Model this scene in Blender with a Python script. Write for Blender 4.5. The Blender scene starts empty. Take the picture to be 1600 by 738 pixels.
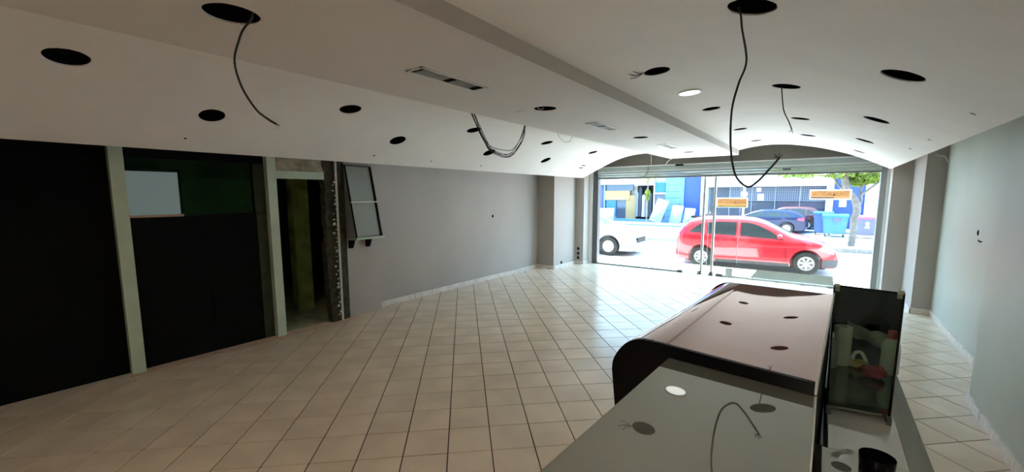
import bpy, bmesh, math, random
from mathutils import Vector, Matrix
random.seed(7)
C = bpy.context.scene.collection
PI = math.pi
H = 1.9173

# ---------------------------------------------------------------- camera
cam = bpy.data.cameras.new('camera'); camo = bpy.data.objects.new('camera', cam); C.objects.link(camo)
cam.sensor_fit = 'HORIZONTAL'; cam.sensor_width = 36.0
cam.lens = 36.0 * 651.18 / 1600
cam.shift_y = 13.97 / 1600
cam.clip_start = 0.02; cam.clip_end = 300
F_ = Vector((-0.5957, 0.7944, -0.1184)).normalized()
R_ = Vector((0.8003, 0.5996, -0.0024)); R_ = (R_ - F_ * R_.dot(F_)).normalized()
U_ = R_.cross(F_)
M = Matrix((R_, U_, -F_)).transposed().to_4x4(); M.translation = Vector((0, 0, H))
camo.matrix_world = M
bpy.context.scene.camera = camo

# ---------------------------------------------------------------- sky, sun, exposure
w = bpy.data.worlds.new('world'); bpy.context.scene.world = w; w.use_nodes = True
bg = w.node_tree.nodes['Background']
bg.inputs[0].default_value = (0.40, 0.68, 1.0, 1); bg.inputs[1].default_value = 3.7
sd = bpy.data.lights.new('sun', 'SUN'); so = bpy.data.objects.new('sun', sd); C.objects.link(so)
sd.energy = 14.0; sd.angle = math.radians(0.6); sd.color = (1.0, 0.93, 0.83)
so.rotation_euler = Vector((-0.38, 0.10, 0.92)).to_track_quat('Z', 'Y').to_euler()
vs = bpy.context.scene.view_settings
vs.view_transform = 'Standard'; vs.look = 'None'; vs.gamma = 1.0; vs.exposure = 1.85
bpy.context.scene.display_settings.display_device = 'sRGB'
bpy.context.scene.cycles.max_bounces = 14; bpy.context.scene.cycles.diffuse_bounces = 8; bpy.context.scene.cycles.transparent_max_bounces = 16

# ---------------------------------------------------------------- materials
def newmat(name):
    m = bpy.data.materials.new(name); m.use_nodes = True
    nt = m.node_tree
    return m, nt, nt.nodes['Principled BSDF']
def mat(name, col, rough=0.6, metal=0.0, noise=0.0, scale=6.0, bump=0.0, bscale=60.0, spec=0.5, coat=0.0, rand=0.0):
    m, nt, b = newmat(name)
    b.inputs['Roughness'].default_value = rough; b.inputs['Metallic'].default_value = metal
    b.inputs['Specular IOR Level'].default_value = spec
    b.inputs['Coat Weight'].default_value = coat; b.inputs['Coat Roughness'].default_value = 0.04
    c4 = (*col, 1)
    b.inputs['Base Color'].default_value = c4
    m.diffuse_color = c4
    src = None
    if noise > 0:
        tc = nt.nodes.new('ShaderNodeTexCoord'); n = nt.nodes.new('ShaderNodeTexNoise')
        n.inputs['Scale'].default_value = scale; n.inputs['Detail'].default_value = 6
        nt.links.new(tc.outputs['Object'], n.inputs['Vector'])
        mp = nt.nodes.new('ShaderNodeMapRange'); mp.inputs[1].default_value = 0.3; mp.inputs[2].default_value = 0.7
        mp.inputs[3].default_value = 1 - noise; mp.inputs[4].default_value = 1 + noise
        nt.links.new(n.outputs['Fac'], mp.inputs[0])
        hs = nt.nodes.new('ShaderNodeHueSaturation'); hs.inputs['Color'].default_value = c4
        nt.links.new(mp.outputs[0], hs.inputs['Value']); nt.links.new(hs.outputs[0], b.inputs['Base Color'])
        src = hs
    if rand > 0:
        oi = nt.nodes.new('ShaderNodeObjectInfo'); mp2 = nt.nodes.new('ShaderNodeMapRange')
        mp2.inputs[3].default_value = 1 - rand; mp2.inputs[4].default_value = 1 + rand
        nt.links.new(oi.outputs['Random'], mp2.inputs[0])
        h2 = nt.nodes.new('ShaderNodeHueSaturation'); h2.inputs['Color'].default_value = c4
        nt.links.new(mp2.outputs[0], h2.inputs['Value'])
        if src: nt.links.new(src.outputs[0], h2.inputs['Color'])
        nt.links.new(h2.outputs[0], b.inputs['Base Color'])
    if bump > 0:
        n2 = nt.nodes.new('ShaderNodeTexNoise'); n2.inputs['Scale'].default_value = bscale
        tc2 = nt.nodes.new('ShaderNodeTexCoord'); nt.links.new(tc2.outputs['Object'], n2.inputs['Vector'])
        bp = nt.nodes.new('ShaderNodeBump'); bp.inputs['Strength'].default_value = bump; bp.inputs['Distance'].default_value = 0.01
        nt.links.new(n2.outputs['Fac'], bp.inputs['Height']); nt.links.new(bp.outputs[0], b.inputs['Normal'])
    return m
def mirror_mat(name, col, gloss, gcol=(1, 1, 1), rough=0.02, bump=0.0, bscale=2.0):
    m = bpy.data.materials.new(name); m.use_nodes = True; nt = m.node_tree; nt.nodes.clear()
    o = nt.nodes.new('ShaderNodeOutputMaterial'); mx = nt.nodes.new('ShaderNodeMixShader')
    d = nt.nodes.new('ShaderNodeBsdfDiffuse'); g = nt.nodes.new('ShaderNodeBsdfGlossy')
    d.inputs[0].default_value = (*col, 1); g.inputs[0].default_value = (*gcol, 1); g.inputs['Roughness'].default_value = rough
    mx.inputs[0].default_value = gloss
    nt.links.new(d.outputs[0], mx.inputs[1]); nt.links.new(g.outputs[0], mx.inputs[2]); nt.links.new(mx.outputs[0], o.inputs[0])
    if bump:
        tc = nt.nodes.new('ShaderNodeTexCoord'); n = nt.nodes.new('ShaderNodeTexNoise'); n.inputs['Scale'].default_value = bscale
        n.inputs['Detail'].default_value = 1
        nt.links.new(tc.outputs['Object'], n.inputs['Vector'])
        bp = nt.nodes.new('ShaderNodeBump'); bp.inputs['Strength'].default_value = bump; bp.inputs['Distance'].default_value = 0.02
        nt.links.new(n.outputs['Fac'], bp.inputs['Height']); nt.links.new(bp.outputs[0], g.inputs['Normal'])
    return m
def glass_mat(name, tint=(0.93, 0.97, 0.96), refl=0.06, rough=0.0):
    m = bpy.data.materials.new(name); m.use_nodes = True; nt = m.node_tree; nt.nodes.clear()
    o = nt.nodes.new('ShaderNodeOutputMaterial'); mx = nt.nodes.new('ShaderNodeMixShader')
    t = nt.nodes.new('ShaderNodeBsdfTransparent'); g = nt.nodes.new('ShaderNodeBsdfGlossy')
    t.inputs[0].default_value = (*tint, 1); g.inputs['Roughness'].default_value = rough
    mx.inputs[0].default_value = refl
    nt.links.new(t.outputs[0], mx.inputs[1]); nt.links.new(g.outputs[0], mx.inputs[2]); nt.links.new(mx.outputs[0], o.inputs[0])
    return m

def trans_mat(name, col, tcol):
    m = bpy.data.materials.new(name); m.use_nodes = True; nt = m.node_tree; nt.nodes.clear()
    o = nt.nodes.new('ShaderNodeOutputMaterial'); mx = nt.nodes.new('ShaderNodeMixShader'); mx.inputs[0].default_value = .35
    d = nt.nodes.new('ShaderNodeBsdfDiffuse'); t = nt.nodes.new('ShaderNodeBsdfTranslucent')
    d.inputs[0].default_value = (*col, 1); t.inputs[0].default_value = (*tcol, 1)
    nt.links.new(d.outputs[0], mx.inputs[1]); nt.links.new(t.outputs[0], mx.inputs[2]); nt.links.new(mx.outputs[0], o.inputs[0]); return m
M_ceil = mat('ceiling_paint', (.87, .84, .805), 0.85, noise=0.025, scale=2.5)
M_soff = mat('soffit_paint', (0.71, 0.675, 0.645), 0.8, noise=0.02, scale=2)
M_wall = mat('grey_wall_paint', (0.43, 0.385, 0.345), 0.55, noise=0.05, scale=1.2, bump=0.05, bscale=40)
M_wallr = mat('greygreen_wall_paint', (0.52, 0.56, 0.50), 0.5, noise=0.05, scale=1.2, bump=0.05, bscale=40)
M_tymp = mat('taupe_paint', (.25, .225, .19), 0.7, noise=0.04)
M_post = mat('pale_jamb_paint', (0.52, 0.60, 0.46), 0.5, noise=0.06, scale=5)
M_black = mat('black_panel', (0.0025, 0.003, 0.0028), 0.75, noise=0.3, scale=3, spec=0.12)
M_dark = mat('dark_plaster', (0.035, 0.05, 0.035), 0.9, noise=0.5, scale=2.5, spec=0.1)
M_hole = mat('hole_black', (0.008, 0.008, 0.008), 0.95, spec=0.05)
M_rim = mat('cut_plaster_rim', (0.72, 0.70, 0.67), 0.9, noise=0.1, scale=30)
M_tile = mat('beige_floor_tile', (0.78, 0.645, 0.50), 0.24, noise=0.10, scale=2.2, spec=0.38, rand=0.035)
M_grout = mat('brown_grout', (0.085, 0.058, 0.042), 0.9, noise=0.2, scale=20)
M_marble = mat('white_marble', (0.72, 0.66, 0.60), 0.35, noise=0.16, scale=14)
M_terra = mat('terracotta_edge', (0.60, 0.42, 0.31), 0.7, noise=0.15, scale=9)
M_steel = mat('brushed_metal', (0.55, 0.56, 0.55), 0.35, metal=0.9)
M_grey = mat('grey_metal_paint', (0.30, 0.31, 0.30), 0.5)
M_dgrey = mat('dark_grey_metal', (0.10, 0.10, 0.10), 0.5)
M_shut = mat('shutter_metal', (.40, .45, .42), 0.45, noise=0.05)
M_alu = mat('white_aluminium', (0.72, 0.72, 0.70), 0.4)
M_glass = glass_mat('clear_glass')
M_tint = glass_mat('tinted_glass', (0.82, 0.90, 0.83), 0.03)
M_cable = mat('black_cable', (0.012, 0.012, 0.012), 0.5)
M_wcable = mat('white_cable', (0.75, 0.73, 0.70), 0.5)
M_rough = mat('rough_plaster', (0.36, 0.31, 0.22), 0.95, noise=0.45, scale=7, bump=0.6, bscale=25)
M_brick = mat('broken_masonry', (0.045, 0.038, 0.024), 0.95, noise=0.5, scale=12, bump=0.8, bscale=30)
M_chip = mat('broken_plaster_chip', (0.55, 0.52, 0.47), 0.9, noise=0.2, scale=30)
M_top = mirror_mat('grey_gloss_laminate', (0.17, 0.18, 0.155), 0.41, (0.95, 0.97, 0.92), 0.015)
M_red = mirror_mat('maroon_gloss_laminate', (0.20, 0.06, 0.058), 0.50, (1.0, 0.86, 0.82), 0.015, bump=0.02, bscale=2.5)
M_work = mirror_mat('white_gloss_worktop', (0.62, 0.63, 0.58), 0.22, (0.97, 1, 0.96), 0.03)
M_gblack = mat('gloss_black', (0.004, 0.0035, 0.0045), 0.25, spec=0.10)
M_mblack = mat('matt_black_laminate', (0.004, 0.004, 0.0045), 0.5, spec=0.1)
M_shelfg = mirror_mat('dark_glass_shelf', (0.02, 0.03, 0.022), 0.25, (0.8, 0.9, 0.8), 0.12)
M_paper = mat('white_paper', (0.75, 0.74, 0.68), 0.9)
M_bottle = mat('white_plastic', (0.62, 0.66, 0.62), 0.35)
M_redp = mat('red_plastic', (0.55, 0.02, 0.03), 0.35)
M_redc = mat('red_cloth', (0.40, 0.015, 0.02), 0.9, noise=0.3, scale=12)
M_yel = mat('yellow_cloth', (0.60, 0.38, 0.10), 0.9)
# outdoors
M_asph = mat('street_asphalt', (0.52, 0.52, 0.53), 0.9, noise=0.12, scale=3)
M_pave = mat('pavement_slab', (0.72, 0.72, 0.71), 0.85, noise=0.06, scale=3, rand=0.03)
M_pave2 = mat('pavement_joint', (0.36, 0.35, 0.34), 0.9)
M_kerb = mat('kerb_stone', (.14, .135, .13), 0.9, noise=0.1, rand=0.06)
M_tyre = mat('tyre_rubber', (0.0125, 0.0125, 0.0125), 0.85)
M_rimm = mat('silver_wheel', (0.364, 0.364, 0.364), 0.35, metal=0.3)
M_cglass = mat('car_glass', (0.015, 0.0225, 0.027), 0.05, spec=0.3)
M_carred = mat('red_car_paint', (0.4125, 0.009, 0.0225), 0.22, coat=0.8)
M_cardred = mat('dull_red_car_paint', (.045, .006, .01), 0.3, coat=0.3)
M_carwhite = mat('white_car_paint', (.22, .225, .235), 0.2, coat=0.6)
M_carblue = mat('navy_car_paint', (.005, .012, .045), 0.2, coat=0.0, spec=0.35)
M_plast = mat('grey_bumper_plastic', (0.049, 0.0525, 0.056), 0.7)
M_lampr = mat('red_lamp_lens', (0.6, 0.02, 0.06), 0.15)
M_lampw = mat('clear_lamp_lens', (0.65, 0.68, 0.72), 0.1, coat=1)
M_seam = mat('panel_gap', (0.02, 0.01, 0.012), 0.9)
M_fwhite = mat('white_render', (0.465, 0.4526, 0.4092), 0.85, noise=0.04)
M_cream = mat('cream_render', (.26, .17, .075), 0.8)
M_lblue = mat('light_blue_cladding', (0.09, 0.19, 0.36), 0.6)
M_dblue = mat('deep_blue_cladding', (0.015, 0.045, 0.21), 0.6, noise=0.08)
M_bblue = mat('bright_blue_sign', (0.0, 0.095, 0.36), 0.5)
M_purp = mat('purple_grey_door', (0.063, 0.054, 0.117), 0.6)
M_swin = mat('shop_window_glass', (0.0425, 0.0525, 0.075), 0.12, spec=0.6, noise=0.2, scale=0.8)
M_dots = None
M_mattress = mat('mattress_fabric', (.19, .22, .215), 0.9, noise=0.04)
M_cloth1 = mat('dark_garment', (0.02, 0.022, 0.032), 0.9)
M_cloth2 = mat('grey_garment', (0.12, 0.125, 0.145), 0.9)
M_cloth3 = mat('pale_garment', (0.3, 0.312, 0.336), 0.9)
M_bin = mat('blue_bin_plastic', (0.0, .045, .17), 0.4)
M_binl = mat('light_blue_bin_plastic', (.003, .085, .22), 0.4)
M_bing = mat('grey_bin_plastic', (0.05, 0.055, 0.095), 0.5)
M_pink = mat('magenta_lid', (0.3, 0.036, 0.228), 0.5)
M_bark = mat('pale_bark', (.11, .095, .085), 0.95, noise=0.35, scale=8, bump=0.5, bscale=20)
M_leaf = trans_mat('green_leaf', (0.10, 0.14, 0.03), (0.22, 0.30, 0.05))
M_orange = trans_mat('orange_print', (0.80, 0.40, 0.16), (0.55, 0.26, 0.10))
M_orange2 = trans_mat('orange_letter', (0.60, 0.22, 0.06), (0.6, 0.2, 0.05))
M_white = mat('white_vinyl', (0.80, 0.80, 0.78), 0.6)
M_ramp = mat('grey_green_deck', (.018, .021, .0175), 0.95, noise=0.08, rand=0.05, spec=0.03)
M_win = bpy.data.materials.new('lit_window'); M_win.use_nodes = True
_b = M_win.node_tree.nodes['Principled BSDF']; _b.inputs['Base Color'].default_value = (0.3, 0.36, 0.36, 1)
_b.inputs['Emission Color'].default_value = (0.55, 0.72, 0.68, 1); _b.inputs['Emission Strength'].default_value = 0.05

# ---------------------------------------------------------------- helpers
def obj(name, bm, m, parent=None, smooth=None, loc=None):
    me = bpy.data.meshes.new(name)
    bmesh.ops.recalc_face_normals(bm, faces=bm.faces)
    bm.to_mesh(me); bm.free()
    o = bpy.data.objects.new(name, me); C.objects.link(o)
    if m: me.materials.append(m)
    if smooth is not None:
        for p in me.polygons: p.use_smooth = True
        if smooth < 179: me.set_sharp_from_angle(angle=math.radians(smooth))
    if parent: o.parent = parent
    if loc: o.location = loc
    return o
def thing(name, label, cat, loc=(0, 0, 0), rotz=0, group=None):
    o = bpy.data.objects.new(name, None); C.objects.link(o)
    o.location = loc; o.rotation_euler = (0, 0, rotz); o.empty_display_size = 0.1
    return tag(o, label, cat, group)
def tag(o, label, cat, group=None):
    o['label'] = label; o['category'] = cat
    if group: o['group'] = group
    return o
def struct(o, label=None, cat='structure'):
    o['kind'] = 'structure'
    if label: o['label'] = label
    o['category'] = cat
    return o
def bm0(): return bmesh.new()
def box(bm, x0, x1, y0, y1, z0, z1, bev=0.0):
    r = bmesh.ops.create_cube(bm, size=1.0)
    vsx = r['verts']
    for v in vsx:
        v.co.x = x0 + (v.co.x + .5) * (x1 - x0); v.co.y = y0 + (v.co.y + .5) * (y1 - y0); v.co.z = z0 + (v.co.z + .5) * (z1 - z0)
    if bev > 0:
        es = list({e for v in vsx for e in v.link_edges})
        bmesh.ops.bevel(bm, geom=es, offset=bev, segments=2, profile=.5, affect='EDGES')
    return bm
def B(*a, **k): return box(bm0(), *a, **k)
def prism(bm, poly, axis, a0, a1):
    """poly = 2D list; axis 'x','y','z' = extrusion axis"""
    def P(u, v, t):
        return {'x': (t, u, v), 'y': (u, t, v), 'z': (u, v, t)}[axis]
    va = [bm.verts.new(P(u, v, a0)) for u, v in poly]; vb = [bm.verts.new(P(u, v, a1)) for u, v in poly]
    bm.faces.new(va); bm.faces.new(list(reversed(vb)))
    n = len(poly)
    for i in range(n): bm.faces.new((va[i], vb[i], vb[(i + 1) % n], va[(i + 1) % n]))
    return bm
def catmull(pts, n=8):
    P = [Vector(p) for p in pts]; P = [P[0] * 2 - P[1]] + P + [P[-1] * 2 - P[-2]]
    out = []
    for i in range(1, len(P) - 2):
        for k in range(n):
            t = k / n; a, b, c, d = P[i - 1:i + 3]
            out.append(.5 * ((2 * b) + (c - a) * t + (2 * a - 5 * b + 4 * c - d) * t * t + (3 * b - a - 3 * c + d) * t ** 3))
    out.append(P[-2]); return out
def tube(bm, pts, r, seg=8, smoothn=0):
    if smoothn: pts = catmull(pts, smoothn)
    pts = [Vector(p) for p in pts]; rings = []
    up = Vector((0.13, 0.31, 0.94))
    for i, p in enumerate(pts):
        t = (pts[min(i + 1, len(pts) - 1)] - pts[max(i - 1, 0)]).normalized()
        a = t.cross(up)
        if a.length < 1e-3: a = t.cross(Vector((1, 0, 0)))
        a.normalize(); b = t.cross(a)
        rr = r[i * len(r) // len(pts)] if isinstance(r, (list, tuple)) else r
        rings.append([bm.verts.new(p + (a * math.cos(2 * PI * k / seg) + b * math.sin(2 * PI * k / seg)) * rr) for k in range(seg)])
    for i in range(len(rings) - 1):
        for k in range(seg):
            bm.faces.new((rings[i][k], rings[i][(k + 1) % seg], rings[i + 1][(k + 1) % seg], rings[i + 1][k]))
    bm.faces.new(rings[0]); bm.faces.new(list(reversed(rings[-1])))
    return bm
def lathe(bm, prof, seg=24, c=(0, 0, 0), M4=None):
    """prof = [(r,z)]; closed where r==0"""
    rings = []
    for r, z in prof:
        if r < 1e-6: rings.append([bm.verts.new((c[0], c[1], c[2] + z))])
        else: rings.append([bm.verts.new((c[0] + r * math.cos(2 * PI * k / seg), c[1] + r * math.sin(2 * PI * k / seg), c[2] + z)) for k in range(seg)])
    for a, b in zip(rings, rings[1:]):
        for k in range(seg):
            k2 = (k + 1) % seg
            if len(a) == 1 and len(b) == 1: continue
            if len(a) == 1: bm.faces.new((a[0], b[k2], b[k]))
            elif len(b) == 1: bm.faces.new((a[k], a[k2], b[0]))
            else: bm.faces.new((a[k], a[k2], b[k2], b[k]))
    if M4 is not None: bmesh.ops.transform(bm, matrix=M4, verts=bm.verts)
    return bm
def boolcut(o, cutbm):
    me = bpy.data.meshes.new('cut'); bmesh.ops.recalc_face_normals(cutbm, faces=cutbm.faces); cutbm.to_mesh(me); cutbm.free()
    c = bpy.data.objects.new('cut', me); C.objects.link(c)
    par = o.parent; o.parent = None
    md = o.modifiers.new('b', 'BOOLEAN'); md.operation = 'DIFFERENCE'; md.object = c; md.solver = 'EXACT'
    bpy.context.view_layer.update()
    dg = bpy.context.evaluated_depsgraph_get()
    nm = bpy.data.meshes.new_from_object(o.evaluated_get(dg))
    o.parent = par; o.modifiers.clear(); old = o.data; nm.name = old.name; o.data = nm
    bpy.data.objects.remove(c); bpy.data.meshes.remove(me); bpy.data.meshes.remove(old)
def proj(p):
    d = Vector(p) - Vector((0, 0, H)); z = d.dot(F_)
    if z < .05: return None
    return 800 + 651.18 * d.dot(R_) / z, 382.97 - 651.18 * d.dot(U_) / z

# ================================================================ SETTING: floor with diagonal tiles
TS = 0.33; th = math.radians(43.493); OX, OY = -3.271, 3.237
ct, st_ = math.cos(th), math.sin(th)
XL, XR, YB, YF = -6.05, 1.45, -3.6, 10.7
floor = struct(obj('floor', B(XL - 3.2, XR + .15, YB, YF + .05, -.12, -.006), M_grout), 'beige square tiles laid diagonally over the whole shop floor', 'floor')
cands = []; far = []
def tile_corner(i, j):
    gx, gy = i * TS, -j * TS
    return (gx * ct - gy * st_ + OX, gx * st_ + gy * ct + OY)
for i in range(-45, 46):
    for j in range(-45, 46):
        cx, cy = tile_corner(i + .5, j + .5)
        if cx < XL + .06 - .24 or cx > XR + .2 or cy < YB or cy > YF + .1: continue
        inside = XL + .24 < cx < XR - .24 and YB + .24 < cy < YF - .26
        p = proj((cx, cy, 0))
        vis = inside and p and -20 < p[0] < 1620 and p[1] < 760 and p[1] > 0
        if vis:
            t = (H - 1.38) / H; x, y = cx * t, cy * t        # hidden behind the counters?
            if -.60 < x < .02 and y < 2.75: vis = False
            t = (H - .87) / H; x, y = cx * t, cy * t
            if 0 < x < .42 and y < 3.3: vis = False
            if cx < -5.9: vis = False
        (cands if vis else far).append((math.hypot(cx, cy), i, j, cx, cy))
cands.sort()
parts, rest = cands[:300], cands[300:] + far
G = 0.0046
def tile_poly(i, j, clip):
    pts = [Vector((*tile_corner(i + a, j + b), 0)) for a, b in ((0, 0), (1, 0), (1, 1), (0, 1))]
    c = sum(pts, Vector()) / 4
    pts = [c + (p - c) * (1 - 2 * G / TS) for p in pts]
    if not clip: return [(p.x, p.y) for p in pts]
    x0, x1, y0, y1 = clip
    def cut(poly, f):
        out = []
        for k in range(len(poly)):
            a, b = poly[k], poly[(k + 1) % len(poly)]; fa, fb = f(a), f(b)
            if fa >= 0: out.append(a)
            if fa * fb < 0: s = fa / (fa - fb); out.append((a[0] + (b[0] - a[0]) * s, a[1] + (b[1] - a[1]) * s))
        return out
    poly = [(p.x, p.y) for p in pts]
    for f in (lambda p: p[0] - x0, lambda p: x1 - p[0], lambda p: p[1] - y0, lambda p: y1 - p[1]):
        poly = cut(poly, f)
        if len(poly) < 3: return None
    return poly
# one shared bevelled tile mesh
tb = bm0(); h = TS / 2 - G
box(tb, -h, h, -h, h, -.010, 0, bev=.0022)
tile0 = obj('tile', tb, M_tile, floor)
tmesh = tile0.data
for k, (d, i, j, cx, cy) in enumerate(parts):
    o = tile0 if k == 0 else bpy.data.objects.new('tile', tmesh)
    if k: C.objects.link(o); o.parent = floor
    o.location = (cx, cy, random.uniform(-.0004, .0004))
    o.rotation_euler = (random.uniform(-.0012, .0012), random.uniform(-.0012, .0012), th + random.choice((0, PI / 2, PI, 1.5 * PI)))
rb = bm0()
for d, i, j, cx, cy in rest:
    poly = tile_poly(i, j, (XL + .01, XR, YB, YF))
    if poly: prism(rb, poly, 'z', -.010, 0)
ro = obj('tile_field', rb, M_tile, floor); ro['kind'] = 'stuff'

# ================================================================ SETTING: walls
# left: openings then grey wall stepping in to the shopfront
ZT = 3.08
struct(obj('wall_left', B(-6.25, -6.05, 4.2, 9.22, 0, ZT), M_wall), 'long plain grey left wall with small dark hole', 'wall')
wl = bm0(); prism(wl, [(-6.25, 9.2), (-5.55, 9.2), (-5.55, 10.35), (-5.30, 10.35), (-5.30, 10.9), (-6.25, 10.9)], 'z', 0, ZT)
struct(obj('wall_left_pier', wl, M_wall), 'grey stepped pier between the left wall and the shopfront', 'wall')
struct(obj('wall_left_box', B(-6.25, -5.92, 3.60, 4.2, 0, ZT), M_wall), 'pale grey wall block carrying the sloping metal rack', 'wall')
# right
wr = bm0(); prism(wr, [(1.65, 5.45), (1.45, 5.45), (1.45, 9.15), (1.65, 9.15)], 'z', 0, ZT)
wp = bm0(); prism(wp, [(1.215, 9.15), (1.215, 10.3), (.94, 10.3), (.94, 10.9), (1.65, 10.9), (1.65, 9.15)], 'z', 0, ZT)
struct(obj('wall_right_pier', wp, M_wall), 'grey stepped pier between the right wall and the shopfront', 'wall')
struct(obj('wall_right', wr, M_wallr), 'pale grey green right wall with a small dark hole', 'wall')
struct(obj('wall_right_near', B(1.18, 1.65, YB, 5.45, 0, ZT), M_wallr), 'nearer part of the right wall, stepping into the room', 'wall')
struct(obj('wall_back', B(-9.4, 1.65, YB - .2, YB, 0, ZT + .1), M_wall), 'grey wall behind the camera', 'wall')
struct(obj('wall_front', B(-6.25, 1.65, 10.72, 10.92, 2.67, 3.6), M_tymp), 'taupe wall strip above the shutter box', 'wall')
# small marks on the walls
def disc_on_x(x, y, z, r, s, name='socket_hole', m=M_hole, parent=None):
    b = bm0(); lathe(b, [(0, .004), (r * .8, .004), (r, 0), (r * .9, -.01), (0, -.01)], 12, M4=Matrix.Translation((x, y, z)) @ Matrix.Rotation(s * PI / 2, 4, 'Y'))
    return obj(name, b, m, parent)
tag(disc_on_x(-6.05, 7.34, 1.447, .035, 1, 'wall_hole'), 'small dark hole in the middle of the left grey wall', 'hole')
tag(disc_on_x(1.45, 7.16, 1.468, .035, -1, 'wall_hole'), 'small dark hole in the right wall beside the pier', 'hole')
b = bm0(); tube(b, [(1.446, 7.10, 1.385), (1.444, 7.02, 1.372), (1.446, 6.97, 1.38)], .006, 6)
tag(obj('wall_scratch', b, M_hole), 'short dark wire stub below the hole in the right wall', 'wire')
for z, nm in ((.435, 'top'), (.30, 'middle'), (.18, 'bottom')):
    b = bm0(); lathe(b, [(0, .006), (.035, .006), (.042, 0), (.03, -.01), (0, -.01)], 12, M4=Matrix.Translation((-5.45, 10.35, z)) @ Matrix.Rotation(PI / 2, 4, 'X'))
    tag(obj('socket_box', b, M_hole), '%s round dark socket box low on the narrow left pier face' % nm, 'socket')
b = B(-5.556, -5.545, 9.55, 9.64, .09, .17, bev=.003)
tag(obj('socket_cover', b, M_mblack), 'small black square socket low on the left pier side', 'socket')
# baseboards: marble pieces
def baseboard(name, segs, label):
    root = None
    bb = bm0()
    for (x0, y0, x1, y1, nx, ny) in segs:
        a = Vector((x0, y0, 0)); d = Vector((x1, y1, 0)) - a; L = d.length; d.normalize(); n = Vector((nx, ny, 0))
        q = [a, a + d * L, a + d * L + n * .004, a + n * .004]
        prism(bb, [(p.x, p.y) for p in q], 'z', 0, .088)
    root = struct(obj(name, bb, M_grout), label, 'baseboard')
    for (x0, y0, x1, y1, nx, ny) in segs:
        a = Vector((x0, y0, 0)); d = Vector((x1, y1, 0)) - a; L = d.length; d.normalize(); n = Vector((nx, ny, 0))
        k = max(1, round(L / .40)); s = L / k
        for i in range(k):
            p0 = a + d * (i * s + .002); p1 = a + d * ((i + 1) * s - .002)
            t = .016 + random.uniform(0, .002)
            pb = bm0(); prism(pb, [(p.x, p.y) for p in (p0, p1, p1 + n * t, p0 + n * t)], 'z', .001, .09 + random.uniform(-.001, .001))
            obj('marble_piece', pb, M_marble, root)
    return root
baseboard('baseboard_left', [(-6.05, 4.2, -6.05, 9.2, 1, 0), (-6.05, 9.2, -5.55, 9.2, 0, -1), (-5.55, 9.2, -5.55, 10.35, 1, 0), (-5.55, 10.35, -5.30, 10.35, 0, -1), (-5.30, 10.35, -5.30, 10.66, 1, 0)], 'white marble skirting along the left grey wall and pier')
baseboard('baseboard_right', [(1.18, .5, 1.18, 5.45, -1, 0), (1.45, 5.45, 1.45, 9.15, -1, 0), (1.215, 9.15, 1.45, 9.15, 0, -1), (1.215, 9.15, 1.215, 10.3, -1, 0)], 'white marble skirting along the right wall')

# ================================================================ SETTING: ceiling (left vault, dropped soffit, right vault)
PROF = [(-5.32, 2.378), (-5.05, 2.505), (-4.75, 2.645), (-4.50, 2.755), (-4.26, 2.838), (-3.96, 2.903), (-3.64, 2.928), (-3.3, 2.915), (-3.03, 2.88)]
PROFR = [(-1.58, 2.875), (-1.35, 2.92), (-1.1, 2.945), (-.85, 2.942), (-.6, 2.918), (-.24, 2.846), (.02, 2.772), (.31, 2.670), (.6, 2.535), (.90, 2.378)]
pl = [(p.x, p.z) for p in catmull([(x, 0, z) for x, z in PROF], 3)]
pr = [(p.x, p.z) for p in catmull([(x, 0, z) for x, z in PROFR], 3)]
def vz(x):
    if -3.03 < x < -1.58: return 2.77, 0.0
    q = pl if x <= -3.03 else pr
    for a, b in zip(q, q[1:]):
        if a[0] <= x <= b[0]:
            s = (b[1] - a[1]) / (b[0] - a[0]); return a[1] + s * (x - a[0]), s
cpoly = pl + [(-3.03, 2.77), (-1.58, 2.77)] + pr + [(.90, 3.08), (-5.32, 3.08)]
cb = bm0(); prism(cb, cpoly, 'y', YB, 10.3)
ceiling = obj('ceiling', cb, M_ceil)
struct(ceiling, 'off white plaster ceiling of two shallow vaults with a dropped flat panel', 'ceiling')
struct(obj('ceiling_slab', B(-9.4, 1.65, YB - .2, 10.92, 3.09, 3.25), M_tymp), 'dark slab above the vaulted ceiling', 'ceiling')
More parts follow.
